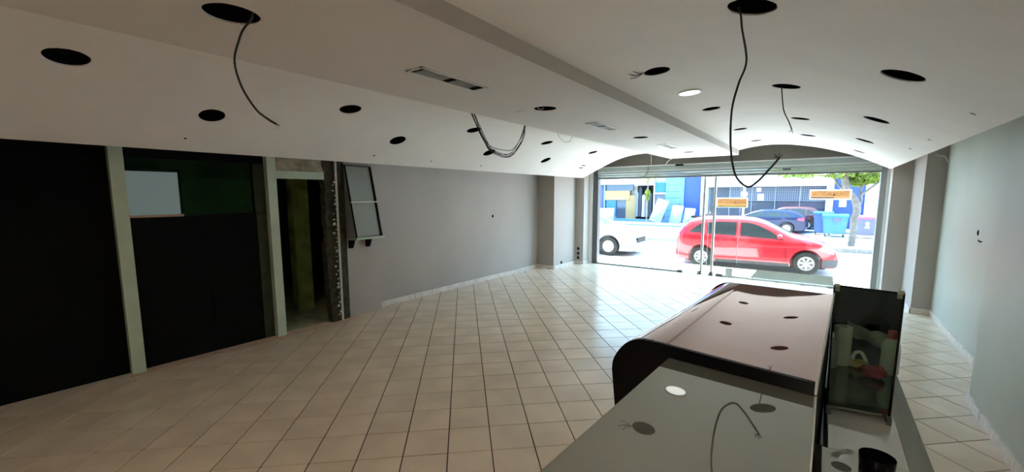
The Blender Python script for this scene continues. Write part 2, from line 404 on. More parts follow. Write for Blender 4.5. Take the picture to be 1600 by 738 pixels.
# cut-outs: (x, y, r, label, extra)
lv, uv = 'lower row of the left vault', 'upper row of the left vault'
HOLES = [
 (-4.189, .557, .119, 'large round black cut-out with a white chipped rim, nearest the camera in the left vault', 'rim'),
 (-2.305, .875, .118, 'large round black cut-out in the dropped panel with a thin cable hanging from it', 'rim'),
 (-4.694, 1.545, .107, 'round black cut-out, first from the camera in the lower row of the left vault', ''),
 (-4.209, 2.69, .115, 'round black cut-out, second from the camera in the upper row of the left vault', 'rim'),
 (-4.716, 3.707, .112, 'round black cut-out, second from the camera in the lower row of the left vault', ''),
 (-4.172, 4.648, .108, 'round black cut-out where the bundle of loose cables crosses the left vault', ''),
 (-4.733, 5.662, .113, 'tilted black cut-out just below the hanging loop of cables', ''),
 (-4.149, 6.603, .112, 'upper of the two black cut-outs right of the cable loop', ''),
 (-4.754, 7.521, .112, 'lower of the two black cut-outs right of the cable loop', ''),
 (-4.199, 8.594, .106, 'small black cut-out with two thin white wires at the far end of the left vault', ''),
 (-2.296, 3.614, .113, 'black cut-out in the dropped panel with a short white wire across it', ''),
 (-2.286, 6.252, .112, 'black cut-out in the dropped panel beyond the second air grille', ''),
 (-2.287, 8.976, .101, 'faint grey cut-out at the far end of the dropped panel', 'pale'),
 (-.375, 2.556, .116, 'largest black cut-out at the top with the thick black cable hanging out', 'rim'),
 (-1.199, 3.612, .104, 'black cut-out beside the dropped panel with frayed wire ends on its left', ''),
 (-1.175, 5.55, .100, 'black cut-out just beyond the white disc lamp', ''),
 (-1.159, 7.531, .097, 'small black cut-out right behind the thick hanging cable', ''),
 (-1.148, 9.308, .095, 'faint grey cut-out nearest the shopfront beside the dropped panel', 'pale'),
 (-.354, 4.538, .112, 'black cut-out with a short thin wire hanging down', ''),
 (-.331, 6.499, .106, 'black cut-out right behind the tip of the short thin wire', ''),
 (-.306, 8.339, .108, 'thin black cut-out low in the middle of the right vault near the shopfront', ''),
 (.331, 3.664, .119, 'large black cut-out nearest the camera on the right slope of the right vault', 'rim'),
 (.345, 5.598, .114, 'black cut-out with a pale fitting inside, second on the right slope', 'fit'),
 (.367, 7.553, .112, 'black cut-out, third from the camera on the right slope of the right vault', ''),
 (.388, 9.252, .097, 'thin black cut-out nearest the shopfront on the right slope', ''),
]
def frame_at(x, y):
    z, s = vz(x); n = Vector((s, 0, -1)).normalized()       # points down into the room
    ux = Vector((1, 0, s)).normalized(); uy = n.cross(ux)
    m = Matrix((ux, uy, n)).transposed().to_4x4(); m.translation = Vector((x, y, z)); return m, z, s
cut = bm0()
for x, y, r, lab, ex in HOLES:
    m, z, s = frame_at(x, y)
    t = bm0(); seg = 28
    jag = [1 + random.uniform(-.018, .018) for _ in range(seg)]
    ring = [(r * jag[k] * math.cos(2 * PI * k / seg), r * jag[k] * math.sin(2 * PI * k / seg)) for k in range(seg)]
    prism(t, ring, 'z', -.085, .06); bmesh.ops.transform(t, matrix=m, verts=t.verts)
    me = bpy.data.meshes.new('t'); t.to_mesh(me); t.free(); cut.from_mesh(me); bpy.data.meshes.remove(me)
VENTS = [(-2.37, -2.21, 1.95, 2.64, 'large dark slatted air grille in the dropped panel near the camera'),
         (-2.37, -2.21, 4.62, 5.28, 'white framed air grille in the middle of the dropped panel'),
         (-2.37, -2.21, 7.28, 7.98, 'small faint white air grille at the far end of the dropped panel')]
for x0, x1, y0, y1, _ in VENTS: box(cut, x0 + .012, x1 - .012, y0 + .012, y1 - .012, 2.7, 2.85)
boolcut(ceiling, cut)
ceiling.data.materials.append(mat('beam_side_darker', (0.57, 0.525, 0.49), 0.85))  # right side face of the dropped panel, darker than the vaults
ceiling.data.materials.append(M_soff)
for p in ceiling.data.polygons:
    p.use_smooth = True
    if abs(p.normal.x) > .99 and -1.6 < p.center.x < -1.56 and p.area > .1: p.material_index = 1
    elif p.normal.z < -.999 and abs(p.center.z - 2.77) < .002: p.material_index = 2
ceiling.data.set_sharp_from_angle(angle=math.radians(25))
for x, y, r, lab, ex in HOLES:
    m, z, s = frame_at(x, y)
    root = thing('ceiling_cutout', lab, 'cut-out', (x, y, z), group='round light cut-outs in the ceiling')
    m2 = m.copy(); m2.translation = (0, 0, 0)
    b = lathe(bm0(), [(r * .965, -.004), (r * .955, -.076), (0, -.078), (0, -.08), (r * .97, -.08), (r * .985, -.004), (r * .965, -.004)], 28, M4=m2)
    obj('void_lining', b, mat('faded_hole', (.16, .15, .14), .9) if ex == 'pale' else M_hole, root, smooth=40)
    if ex == 'rim':
        b = bm0(); n = 18; a0 = 2.4 if x < -2 else 3.6
        pts = []
        for k in range(n):
            a = a0 + 1.6 * k / (n - 1); rr = r * (1.0 + random.uniform(0, .02)); pts.append(m2 @ Vector((rr * math.cos(a), rr * math.sin(a), .001)))
        tube(b, pts, .0035, 6); obj('chipped_rim', b, M_rim, root)
    if ex == 'fit':
        b = lathe(bm0(), [(0, -.02), (.05, -.03), (.055, -.05), (0, -.05)], 16, M4=m2); obj('lamp_fitting', b, M_steel, root)
# lamp disc
m, z, s = frame_at(-1.17, 4.535)
t = thing('disc_lamp', 'white round ceiling lamp, the only one still fitted', 'lamp', (-1.17, 4.535, z))
m2 = m.copy(); m2.translation = (0, 0, 0)
obj('lamp_rim', lathe(bm0(), [(.098, .001), (.115, .001), (.115, .012), (.098, .012), (.098, .001)], 32, M4=m2), M_white, t, smooth=40)
lm = bpy.data.materials.new('disc_diffuser'); lm.use_nodes = True; bb_ = lm.node_tree.nodes['Principled BSDF']
bb_.inputs['Base Color'].default_value = (.9, .9, .9, 1); bb_.inputs['Emission Color'].default_value = (1, .98, .95, 1); bb_.inputs['Emission Strength'].default_value = .38
obj('diffuser', lathe(bm0(), [(0, .001), (.098, .001), (.097, .010), (0, .012)], 32, M4=m2), lm, t, smooth=40)
# faint plaster patch on the soffit
t = lathe(bm0(), [(0, .0005), (.066, .0005), (.062, .003), (.02, .004), (0, .004)], 20, M4=Matrix.Translation((-2.576, 3.601, 2.77)) @ Matrix.Rotation(PI, 4, 'X'))
tag(obj('plaster_patch', t, M_soff, smooth=60), 'faint round plaster patch left of the wired cut-out in the dropped panel', 'patch')
# vents
for x0, x1, y0, y1, lab in VENTS:
    v = thing('air_grille', lab, 'air grille', ((x0 + x1) / 2, (y0 + y1) / 2, 2.77), group='air grilles in the dropped panel')
    hx, hy = (x1 - x0) / 2, (y1 - y0) / 2
    b = bm0(); box(b, -hx, -hx + .018, -hy, hy, -.008, .001); box(b, hx - .018, hx, -hy, hy, -.008, .001)
    box(b, -hx, hx, -hy, -hy + .02, -.008, .001); box(b, -hx, hx, hy - .02, hy, -.008, .001)
    obj('frame', b, M_alu, v)
    obj('dark_backing', B(-hx + .014, hx - .014, -hy + .014, hy - .014, .035, .05), M_hole, v)
    first = y0 < 3
    if first:
        for yy in (-hy + .03, 0.01, hy - .045): obj('cross_bar', B(-hx + .016, hx - .016, yy - .022, yy + .022, -.004, .006), M_hole, v)
    else: obj('cross_bar', B(-hx + .016, hx - .016, -.012, .012, -.004, .006), M_dgrey, v)
    n = 7 if first else 6
    for k in range(n):
        xx = -hx + .028 + k * (2 * hx - .056) / (n - 1)
        b = bm0(); box(b, -.0045 if first else -.011, .0045 if first else .011, -hy + .022, hy - .022, -.001, .001)
        bmesh.ops.rotate(b, verts=b.verts, matrix=Matrix.Rotation(.5 if first else .25, 3, 'Y'))
        obj('slat', b, M_alu, v, loc=(xx, 0, .004))
# slot pair & small marks
for k, (x, y, lab) in enumerate([(-4.78, 9.28, 'upper of two dark slots at the far end of the left vault'), (-4.88, 9.34, 'lower of two dark slots at the far end of the left vault')]):
    m, z, s = frame_at(x, y); b = box(bm0(), -.018, .018, -.10, .10, -.001, .004, bev=.002); bmesh.ops.transform(b, matrix=m, verts=b.verts)
    tag(obj('ceiling_slot', b, M_hole), lab, 'slot')
for x, y, r, lab in [(.753, 4.189, .022, 'small dark slit nearest the camera at the lower right edge of the right vault'), (.768, 5.791, .02, 'small mark, second from the camera on the lower right edge of the right vault'), (.756, 6.866, .018, 'tiny mark nearest the shopfront on the lower right edge of the right vault'),
                 (-5.10, 1.434, .014, 'tiny dark screw hole above the pale left post, at the left vault edge'), (-5.116, 3.604, .018, 'tiny dark screw hole in the vault edge above the sloping rack'), (-5.137, 4.683, .018, 'tiny dark screw hole in the vault edge right of the sloping rack'), (-5.146, 5.914, .018, 'tiny screw hole in the vault edge below the cable loop')]:
    m, z, s = frame_at(x, y); b = lathe(bm0(), [(0, .003), (r * .8, .002), (r, -.001), (0, -.001)], 10, M4=m)
    tag(obj('screw_hole', b, M_dgrey if r > .0199 and x > 0 else M_hole), lab, 'hole')

# added fill light, unseen behind the camera, to brighten near floor and right side
M_fill = bpy.data.materials.new('fill_light_panel'); M_fill.use_nodes = True
_p = M_fill.node_tree.nodes['Principled BSDF']; _p.inputs['Base Color'].default_value = (.9, .9, .9, 1)
_p.inputs['Emission Color'].default_value = (1.0, .84, .66, 1); _p.inputs['Emission Strength'].default_value = 8.0
for x, y, lab in ((-.2, -1.4, 'added fill light panel behind the camera'),):
    z, s = vz(x)
    t = thing('fill_light_panel', lab, 'lamp', (x, y, z - .04))
    obj('frame', B(-.32, .32, -.62, .62, .0, .05), M_white, t); obj('diffuser', B(-.30, .30, -.60, .60, -.006, .0), M_fill, t)  # frame and diffuser of the added fill light

# ================================================================ cables
def cable(name, pts, r, m, label, ends=None, n=8):
    t = thing(name, label, 'cable', pts[0])
    o0 = Vector(pts[0])
    obj('sheath', tube(bm0(), [Vector(p) - o0 for p in pts], r, 8, n), m, t, smooth=60)
    if ends:
        e = Vector(pts[-1]) - o0
        for d, em in ends: obj('core', tube(bm0(), [e, e + Vector(d) * .5, e + Vector(d) + Vector((0, 0, .004))], .0022 if r > .004 else .0014, 6, 3), em, t)
    return t
cable('hanging_cable', [(-.425, 2.5, 2.87), (-.413, 2.5, 2.823), (-.404, 2.5, 2.759), (-.375, 2.5, 2.597), (-.404, 2.5, 2.491), (-.427, 2.5, 2.382), (-.430, 2.5, 2.268), (-.420, 2.5, 2.135), (-.392, 2.5, 2.017), (-.335, 2.5, 1.959), (-.288, 2.5, 1.987), (-.235, 2.5, 2.054), (-.203, 2.5, 2.099)], .0052, M_cable,
      'thick black cable hanging in a J from the largest ceiling cut-out', [((.0, 0, .022), M_cable), ((-.018, 0, .016), M_cable), ((.014, 0, .012), M_cable), ((-.022, .0, .004), M_cable)])
cable('hanging_cable', [(-2.26, .95, 2.80), (-2.289, .95, 2.765), (-2.37, .95, 2.745), (-2.433, .95, 2.71), (-2.516, .95, 2.617), (-2.454, .95, 2.479), (-2.309, .95, 2.349), (-2.184, .95, 2.286), (-2.102, .95, 2.254)], .0055, M_cable,
      'thin curved cable hanging from the cut-out at the upper left', [((.03, 0, -.012), M_cable), ((.028, 0, -.03), M_wcable)])
cable('hanging_cable', [(-.387, 4.54, 2.9), (-.387, 4.54, 2.862), (-.368, 4.54, 2.71), (-.350, 4.54, 2.64), (-.315, 4.54, 2.565), (-.287, 4.54, 2.49)], .0045, M_cable,
      'short thin wire hanging from a middle cut-out of the right vault', [((-.02, 0, -.02), M_cable), ((.008, 0, -.03), M_cable)])
bt = thing('cable_bundle', 'loop of loose dark cables sagging beside the dropped panel', 'cable', (-3.2, 4, 2.9))
base = [(3.50, 2.89), (3.557, 2.803), (3.684, 2.623), (3.829, 2.464), (3.98, 2.415), (4.135, 2.400), (4.28, 2.43), (4.40, 2.53), (4.50, 2.66), (4.545, 2.786), (4.57, 2.89)]
for k in range(7):
    dz = random.uniform(-.02, .02) + (0.06 if k == 3 else 0); dx = random.uniform(-.03, .03)
    pts = [(dx * (1 - abs(i - 5) / 12) + random.uniform(-.004, .004), y - 4 + random.uniform(-.014, .014), z - 2.9 + dz * (1 - abs(i - 5) / 6)) for i, (y, z) in enumerate(base)]
    obj('wire', tube(bm0(), pts, .0042 if k < 4 else .0028, 6, 5), M_cable, bt, smooth=60)
cable('wire_loop', [(-3.2, 5.36, 2.91), (-3.2, 5.388, 2.81), (-3.2, 5.50, 2.735), (-3.2, 5.616, 2.712), (-3.2, 5.75, 2.74), (-3.2, 5.831, 2.82), (-3.2, 5.85, 2.89)], .003, M_dgrey, 'single thin wire loop at the left edge of the dropped panel')
fr = thing('frayed_wire', 'frayed wire ends poking out left of the ceiling cut-out by the panel', 'wire', (-1.29, 3.55, 2.925))
for d in ((-.07, -.10, -.03), (-.10, -.03, -.035), (-.05, -.12, .0), (-.10, -.09, -.01)):
    obj('strand', tube(bm0(), [(0, 0, 0), Vector(d) * .5 + Vector((0, 0, -.012)), d], .0028, 6, 3), M_dgrey, fr)
cable('wire', [(-2.34, 3.57, 2.80), (-2.345, 3.56, 2.772), (-2.33, 3.60, 2.765), (-2.34, 3.66, 2.79)], .004, M_wcable, 'short white wire looping across a cut-out in the dropped panel')
cable('wire', [(-4.20, 8.58, 2.86), (-4.205, 8.6, 2.7), (-4.20, 8.6, 2.52)], .003, M_wcable, 'left of two thin white wires hanging at the far left vault')
cable('wire', [(-4.13, 8.62, 2.87), (-4.125, 8.62, 2.7), (-4.13, 8.62, 2.50)], .003, M_wcable, 'right of two thin white wires hanging at the far left vault')
cable('wire', [(-3.447, 10.2, 2.90), (-3.445, 10.2, 2.75), (-3.439, 10.2, 2.635)], .005, M_wcable, 'white wire hanging in front of the taupe strip above the shutter')
cable('wire', [(-2.95, 10.25, 2.775), (-3.0, 10.2, 2.74), (-3.06, 10.2, 2.69), (-3.09, 10.2, 2.63)], .007, M_wcable, 'short white wire drooping from the corner of the dropped panel')
cable('hanging_cable', [(-3.66, 10.62, 2.62), (-3.655, 10.6, 2.52), (-3.70, 10.6, 2.42), (-3.76, 10.58, 2.36)], .009, M_dgrey, 'small dark cable hanging over the shutter box on the left', [((.04, 0, -.02), M_dgrey), ((-.05, 0, -.01), M_dgrey)])
cable('wire', [(1.31, 9.12, 2.52), (1.34, 9.12, 2.50), (1.40, 9.12, 2.49), (1.44, 9.12, 2.41), (1.46, 9.12, 2.35), (1.50 - .06, 9.10, 2.31)], .010, M_wcable, 'white cable stub hanging on the right pier under the vault')

# ================================================================ left side: dark openings
LX = -5.85
def jamb(y0, y1, label):
    o = obj('trim_jamb', B(LX - .14, LX, y0, y1, .0, ZT), M_post); return struct(o, label, 'trim')
jamb(.985, 1.10, 'pale green grey post between the two black panels')
jamb(2.49, 2.60, 'pale grey post left of the dark doorway')
bk = thing('black_partition', 'wide matt black panel filling the leftmost opening', 'partition', (LX - .1, -1.3, 0))
for k in range(3):
    y0 = -2.3 + k * 1.53; obj('panel', B(-.03, 0, y0 + .004, y0 + 1.526, 0, ZT), M_black, bk)
bk = thing('black_partition', 'black panel with an open upper band between the two pale posts', 'partition', (LX - .1, 1.78, 0))
obj('panel', B(-.03, 0, -.68, .02, 0, 1.685), M_black, bk); obj('panel', B(-.03, 0, .024, .58, 0, 1.69), M_black, bk)
obj('edge_strip', B(-.045, .012, -.66, -.19, 1.685, 1.71), mat('pinkish_wood', (.52, .34, .24), .6), bk)
obj('edge_strip', B(-.04, .004, -.19, .71, 1.69, 1.70), M_mblack, bk)
obj('upper_band', B(-.03, 0, -.68, .71, 2.33, ZT), M_black, bk)
obj('stile', B(-.03, .002, .585, .71, 0, 2.33), mat('dark_olive_edge', (.035, .045, .02), .7, noise=.3), bk)
# dark room beyond
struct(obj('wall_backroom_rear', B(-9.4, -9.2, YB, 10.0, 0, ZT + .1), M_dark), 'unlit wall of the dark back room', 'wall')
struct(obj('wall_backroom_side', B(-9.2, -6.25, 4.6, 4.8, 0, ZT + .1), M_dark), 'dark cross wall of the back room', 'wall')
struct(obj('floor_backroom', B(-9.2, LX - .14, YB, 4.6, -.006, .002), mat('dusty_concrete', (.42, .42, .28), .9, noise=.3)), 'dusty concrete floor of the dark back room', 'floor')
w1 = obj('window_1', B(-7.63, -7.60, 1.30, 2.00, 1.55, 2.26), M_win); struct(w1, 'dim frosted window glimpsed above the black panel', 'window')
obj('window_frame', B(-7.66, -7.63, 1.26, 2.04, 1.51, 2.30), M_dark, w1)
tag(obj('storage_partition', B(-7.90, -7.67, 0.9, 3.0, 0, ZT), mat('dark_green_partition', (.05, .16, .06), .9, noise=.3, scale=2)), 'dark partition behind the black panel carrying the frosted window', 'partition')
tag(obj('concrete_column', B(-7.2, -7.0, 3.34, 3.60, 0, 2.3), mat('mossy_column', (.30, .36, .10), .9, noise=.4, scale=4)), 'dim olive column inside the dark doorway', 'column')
# doorway header and ragged jamb
hd = struct(obj('trim_lintel', B(LX - .13, LX + .0, 2.60, 3.26, 2.15, 2.25), M_post), 'pale lintel bar across the top of the dark doorway', 'trim')
struct(obj('wall_left_lintel', B(LX - .14, LX - .03, 2.60, 3.30, 2.25, ZT), M_rough), 'rough stained plaster above the doorway lintel', 'wall')
rj = bm0()
n = 26
zs = [ZT * i / n for i in range(n + 1)]
prev = None
for z in zs:
    e = 3.27 + random.uniform(-.035, .035); ring = [rj.verts.new(p) for p in ((LX - .14, e - .01, z), (LX - .02 + random.uniform(-.02, .01), e, z), (LX + random.uniform(-.03, 0), 3.45 + random.uniform(-.02, .02), z), (LX - .05, 3.60, z), (LX - .14, 3.60, z))]
    if prev:
        for k in range(5): rj.faces.new((prev[k], prev[(k + 1) % 5], ring[(k + 1) % 5], ring[k]))
    else: rj.faces.new(ring)
    prev = ring
rj.faces.new(list(reversed(prev)))
jm = struct(obj('wall_left_ragged', rj, M_brick), 'ragged broken masonry jamb right of the dark doorway', 'wall')
for k in range(30):
    z = .1 + 2.1 * k / 30 + random.uniform(-.02, .02); s = random.uniform(.012, .03)
    b = bm0(); bmesh.ops.create_icosphere(b, subdivisions=1, radius=s)
    for v in b.verts: v.co = Vector((v.co.x * .6, v.co.y * random.uniform(.7, 1.3), v.co.z * random.uniform(.6, 1.2)))
    obj('plaster_chip', b, M_chip, jm, loc=(LX + .0, 3.40 + random.uniform(-.03, .03), z))
obj('metal_strip', B(LX - .01, LX + .012, 3.425, 3.455, .0, 2.5), M_chip, jm)
# terracotta threshold edge in front of the openings
th_ = bm0(); prism(th_, [(LX, .98), (LX + .07, .95), (LX + .10, 3.5), (-5.92, 4.2), (-6.05, 4.2), (-6.05, 3.6), (LX - .1, 3.0), (LX - .1, .98)], 'z', .0, .004)
struct(obj('trim_threshold', th_, M_terra), 'terracotta coloured strip at the foot of the posts', 'trim')

# sloping rack on the grey block
rk = thing('sloping_rack', 'grey metal wedge shaped rack fixed high on the pale wall block', 'rack', (-5.92, 3.84, 1.25))
def wedge_plate(y0, y1):
    return prism(bm0(), [(0, 0), (.27, .03), (.03, 1.12), (0, 1.12)], 'y', y0, y1)
def rackbar(ya, yb, t0, t1, th=.022):      # bar lying on the slope between parameters
    p0 = Vector((.27, 0, .03)); p1 = Vector((.03, 0, 1.12)); a = p0.lerp(p1, t0); b_ = p0.lerp(p1, t1)
    return prism(bm0(), [(a.x, a.z), (a.x + th, a.z), (b_.x + th, b_.z), (b_.x, b_.z)], 'y', ya, yb)
obj('side_cheek', wedge_plate(-.235, -.225), M_grey, rk)
obj('slope_bar', rackbar(-.237, -.222, 0, 1), M_mblack, rk); obj('slope_bar', rackbar(.190, .225, 0, 1), M_mblack, rk)
obj('side_cheek', wedge_plate(.22, .225), M_dgrey, rk)
pane = mat('pale_grey_sheet', (.34, .37, .34), .5)
obj('pane', rackbar(-.222, .19, .01, .485, .006), pane, rk); obj('pane', rackbar(-.222, .19, .505, .99, .006), pane, rk)
obj('middle_rail', rackbar(-.235, .225, .485, .505, .03), M_alu, rk)
obj('tray', prism(bm0(), [(0, -.02), (.31, 0), (.315, .035), (.30, .035), (.295, .012), (0, 0)], 'y', -.25, .25), M_post, rk)
obj('top_cap', B(0, .055, -.235, .225, 1.12, 1.135), M_dgrey, rk)
for y in (-.20, .10): obj('bracket', prism(bm0(), [(0, -.02), (.10, -.015), (.10, -.05), (.05, -.15), (0, -.15)], 'y', y, y + .05), M_mblack, rk)

# ================================================================ SHOPFRONT
SY = 10.72
sf = thing('shopfront', 'frameless glass shopfront in grey metal posts under the shutter', 'shopfront', (-2.1, SY, 0))
def sfo(name, b, m, p=None): 
    bmesh.ops.translate(b, verts=b.verts, vec=(2.1, -SY, 0)); return obj(name, b, m, p or sf)
sfo('side_post', B(-5.30, -5.20, SY - .06, SY + .06, 0, 2.64), M_alu); sfo('side_post', B(-5.20, -5.05, SY - .02, SY + .14, 0, 2.64), M_dgrey)
sfo('side_post', B(.90, .94, SY - .06, SY + .06, 0, 2.64), M_alu); sfo('side_post', B(.81, .90, SY - .02, SY + .14, 0, 2.64), M_grey)
for x in (-2.315, -2.085):
    sfo('door_stile', B(x - .024, x + .024, SY - .035, SY + .03, .0, 2.335), M_alu); sfo('stile_groove', B(x - .005, x + .005, SY - .037, SY - .034, .0, 2.335), M_dgrey)
for a, b_ in ((-5.05, -2.86), (-2.855, -2.34), (-2.30, -2.10), (-2.065, -1.56), (-1.555, .81)):
    sfo('glass_pane', B(a, b_, SY - .005, SY + .005, .03, 2.335), M_glass)
gedge = mat('glass_edge', (.55, .66, .62), .2)
for x in (-2.857, -1.557, -2.2): sfo('pane_edge', B(x - .004, x + .004, SY - .007, SY + .007, .06, 2.3), gedge)
sfo('bottom_rail', B(-5.05, -2.80, SY - .022, SY + .022, 0, .04), M_grey); sfo('bottom_rail', B(-1.95, .81, SY - .022, SY + .022, 0, .04), M_alu)
sfo('rail_end', B(-2.86, -2.74, SY - .04, SY + .04, .0, .06, bev=.006), M_dgrey); sfo('rail_end', B(-1.98, -1.84, SY - .04, SY + .04, .0, .06, bev=.006), M_dgrey)
for x in (-2.35, -2.09): sfo('pivot_patch', B(x - .045, x + .045, SY - .035, SY + .035, 0.0, .085, bev=.006), M_grey)
sfo('lock_patch', B(-1.78, -1.63, SY - .02, SY + .02, .02, .21, bev=.004), M_steel)
# shutter box with slats
sh = thing('roller_shutter', 'grey roller shutter rolled up under its box above the shopfront', 'shutter', (-2.1, SY, 2.35))
def sho(name, b, m): bmesh.ops.translate(b, verts=b.verts, vec=(2.1, -SY, -2.35)); return obj(name, b, m, sh)
sho('box', B(-5.048, .808, SY - .06, SY + .16, 2.53, 2.66), M_shut)
sho('top_flange', B(-5.048, .808, SY - .12, SY - .06, 2.635, 2.66), M_alu)
sho('lip', B(-5.048, .808, SY - .08, SY - .055, 2.515, 2.535), M_alu)
for k in range(3): 
    z0 = 2.355 + k * .055
    sho('slat', prism(bm0(), [(SY - .035, z0), (SY - .05, z0 + .02), (SY - .035, z0 + .051), (SY - .02, z0 + .051), (SY - .02, z0)], 'x', -5.05, .81), M_shut)
sho('bottom_bar', B(-5.05, .81, SY - .055, SY - .01, 2.34, 2.358), M_dgrey)
sho('limit_block', B(-2.98, -2.80, SY - .14, SY - .10, 2.615, 2.655), M_mblack)
sho('lock_block', B(-.78, -.64, SY - .075, SY - .045, 2.43, 2.47), M_dgrey)

# for-rent banners on the glass (seen from behind)
def banner(x0, x1, z0, z1, label, kind):
    bn = thing('banner', label, 'banner', ((x0 + x1) / 2, SY - .012, (z0 + z1) / 2))
    hx, hz = (x1 - x0) / 2, (z1 - z0) / 2
    bt_ = trans_mat('white_banner_border', (.8, .8, .78), (.6, .6, .58))
    sb = bm0(); ex, ez = hx * .93, hz * .74
    for a, b_, c, d in ((-hx, hx, ez, hz), (-hx, hx, -hz, -ez), (-hx, -ex, -ez, ez), (ex, hx, -ez, ez)):
        v = [sb.verts.new(p) for p in ((a, 0, c), (b_, 0, c), (b_, 0, d), (a, 0, d))]; sb.faces.new(v)
    obj('border', sb, bt_, bn)
    fb = bm0(); fb.faces.new([fb.verts.new(p) for p in ((-ex, 0, -ez), (ex, 0, -ez), (ex, 0, ez), (-ex, 0, ez))]); obj('orange_field', fb, M_orange, bn)
    cu = bpy.data.curves.new('lettering', 'FONT'); cu.body = 'ΕΝΟΙΚΙΑΖΕΤΑΙ'; cu.size = hz * 1.15; cu.align_x = 'CENTER'; cu.align_y = 'CENTER'; cu.extrude = .0006
    to = bpy.data.objects.new('lettering', cu); C.objects.link(to); bpy.context.view_layer.update()
    dg = bpy.context.evaluated_depsgraph_get(); me = bpy.data.meshes.new_from_object(to.evaluated_get(dg)); bpy.data.objects.remove(to)
    wd = max(v.co.x for v in me.vertices) - min(v.co.x for v in me.vertices); sx = 2 * hx * .84 / wd
    for v in me.vertices: v.co = Vector((-v.co.x * sx, -.0045 + v.co.z, v.co.y + hz * .12))     # mirrored: read from the street
    me.materials.append(M_orange2)
    lo = bpy.data.objects.new('lettering', me); C.objects.link(lo); lo.parent = bn
    if kind: obj('lower_strip', B(-hx * .92, hx * .2, -.0035, -.0028, -hz * .72, -hz * .48), mat('brown_strip', (.42, .25, .2), .8), bn)
    else: obj('lower_strip', B(-hx * .92, hx * .9, -.0035, -.0028, -hz * .9, -hz * .6), mat('yellow_strip', (.8, .62, .15), .8), bn)
banner(-.285, .40, 1.81, 2.02, 'orange and white banner stuck on the right of the shop glass', True)
banner(-2.05, -1.40, 1.625, 1.855, 'orange and white banner stuck on the glass beside the door stile', False)

# ================================================================ COUNTER
SC = .6257
ctr = thing('bar_counter', 'near low grey gloss counter top on black body', 'counter', (-.2, .8, 0))
def co(name, b, m, p=ctr, o=(-.2, .8, 0), **k): bmesh.ops.translate(b, verts=b.verts, vec=(-o[0], -o[1], -o[2])); return obj(name, b, m, p, **k)
co('counter_top', prism(bm0(), [(-.394, 1.422), (-.455, -.05), (.003, -.05), (.0145, 1.379)], 'z', 1.335, 1.362), M_top)
co('edge_strip', prism(bm0(), [(.0145, 1.379), (.003, -.05), (.006, -.05), (.0175, 1.379)], 'z', 1.33, 1.363), M_alu)
co('body', prism(bm0(), [(-.375, 1.40), (-.43, .0), (-.01, .0), (.0, 1.38)], 'z', 0, 1.335), M_mblack)
far_c = thing('raised_counter', 'raised maroon gloss counter with a rounded left edge behind the grey top', 'counter', (-.25, 2.1, 0))
prof_n = [(.011, 1.399), (-.2, 1.401), (-.40, 1.404), (-.49, 1.404), (-.522, 1.395), (-.560, 1.370), (-.588, 1.335), (-.607, 1.296), (-.611, 1.260), (-.597, 1.135), (-.57, .9), (-.55, .0)]
def loft_counter():
    b = bm0(); n = 14; rows = []
    p3 = catmull([(x, 0, z) for x, z in prof_n[3:9]], 4)
    pp = [prof_n[0], (-.1, 1.4), (-.25, 1.402), (-.40, 1.404)] + [(p.x, p.z) for p in p3] + prof_n[9:]
    for i in range(n):
        t = i / (n - 1); row = []
        for x, z in pp:
            yn = 1.394 + (.011 - x) * .108; yf = 2.745
            y = yn + (yf - yn) * t
            xx = x + t * (.055 if x > -.3 else .055 * 1.0 + max(0, (-.4 - x)) * .1)
            zz = z - .010 * t if z > .5 else z
            row.append(b.verts.new((xx, y, zz)))
        rows.append(row)
    for r0, r1 in zip(rows, rows[1:]):
        for k in range(len(pp) - 1): b.faces.new((r0[k], r0[k + 1], r1[k + 1], r1[k]))
    return b, pp
b, pp = loft_counter()
co('curved_top', b, M_red, far_c, (-.25, 2.1, 0), smooth=50)
# end panel (near) and far end panel
def endpanel(t, th, name):
    b = bm0(); va, vb = [], []
    for x, z in pp + [(.011, 0)]:
        yn = 1.394 + (.011 - x) * .108; y = yn + (2.745 - yn) * t; xx = x + t * .055
        zz = z - .010 * t if z > .5 else z
        va.append(b.verts.new((xx, y, zz - (.0008 if z > .5 else 0)))); vb.append(b.verts.new((xx, y + th, zz - (.0008 if z > .5 else 0))))
    b.faces.new(va); b.faces.new(list(reversed(vb)))
    for k in range(len(va)): b.faces.new((va[k], vb[k], vb[(k + 1) % len(va)], va[(k + 1) % len(va)]))
    co(name, b, M_gblack, far_c, (-.25, 2.1, 0))
endpanel(0, -.012, 'end_panel'); endpanel(1, .012, 'end_panel')
co('back_edge', prism(bm0(), [(.011, 1.394), (.017, 1.394), (.072, 2.745), (.066, 2.745)], 'z', 1.36, 1.402), M_alu, far_c, (-.25, 2.1, 0))
co('back_panel', prism(bm0(), [(-.015, 1.40), (.009, 1.40), (.062, 2.745), (.03, 2.745)], 'z', 0, 1.385), M_mblack, far_c, (-.25, 2.1, 0))

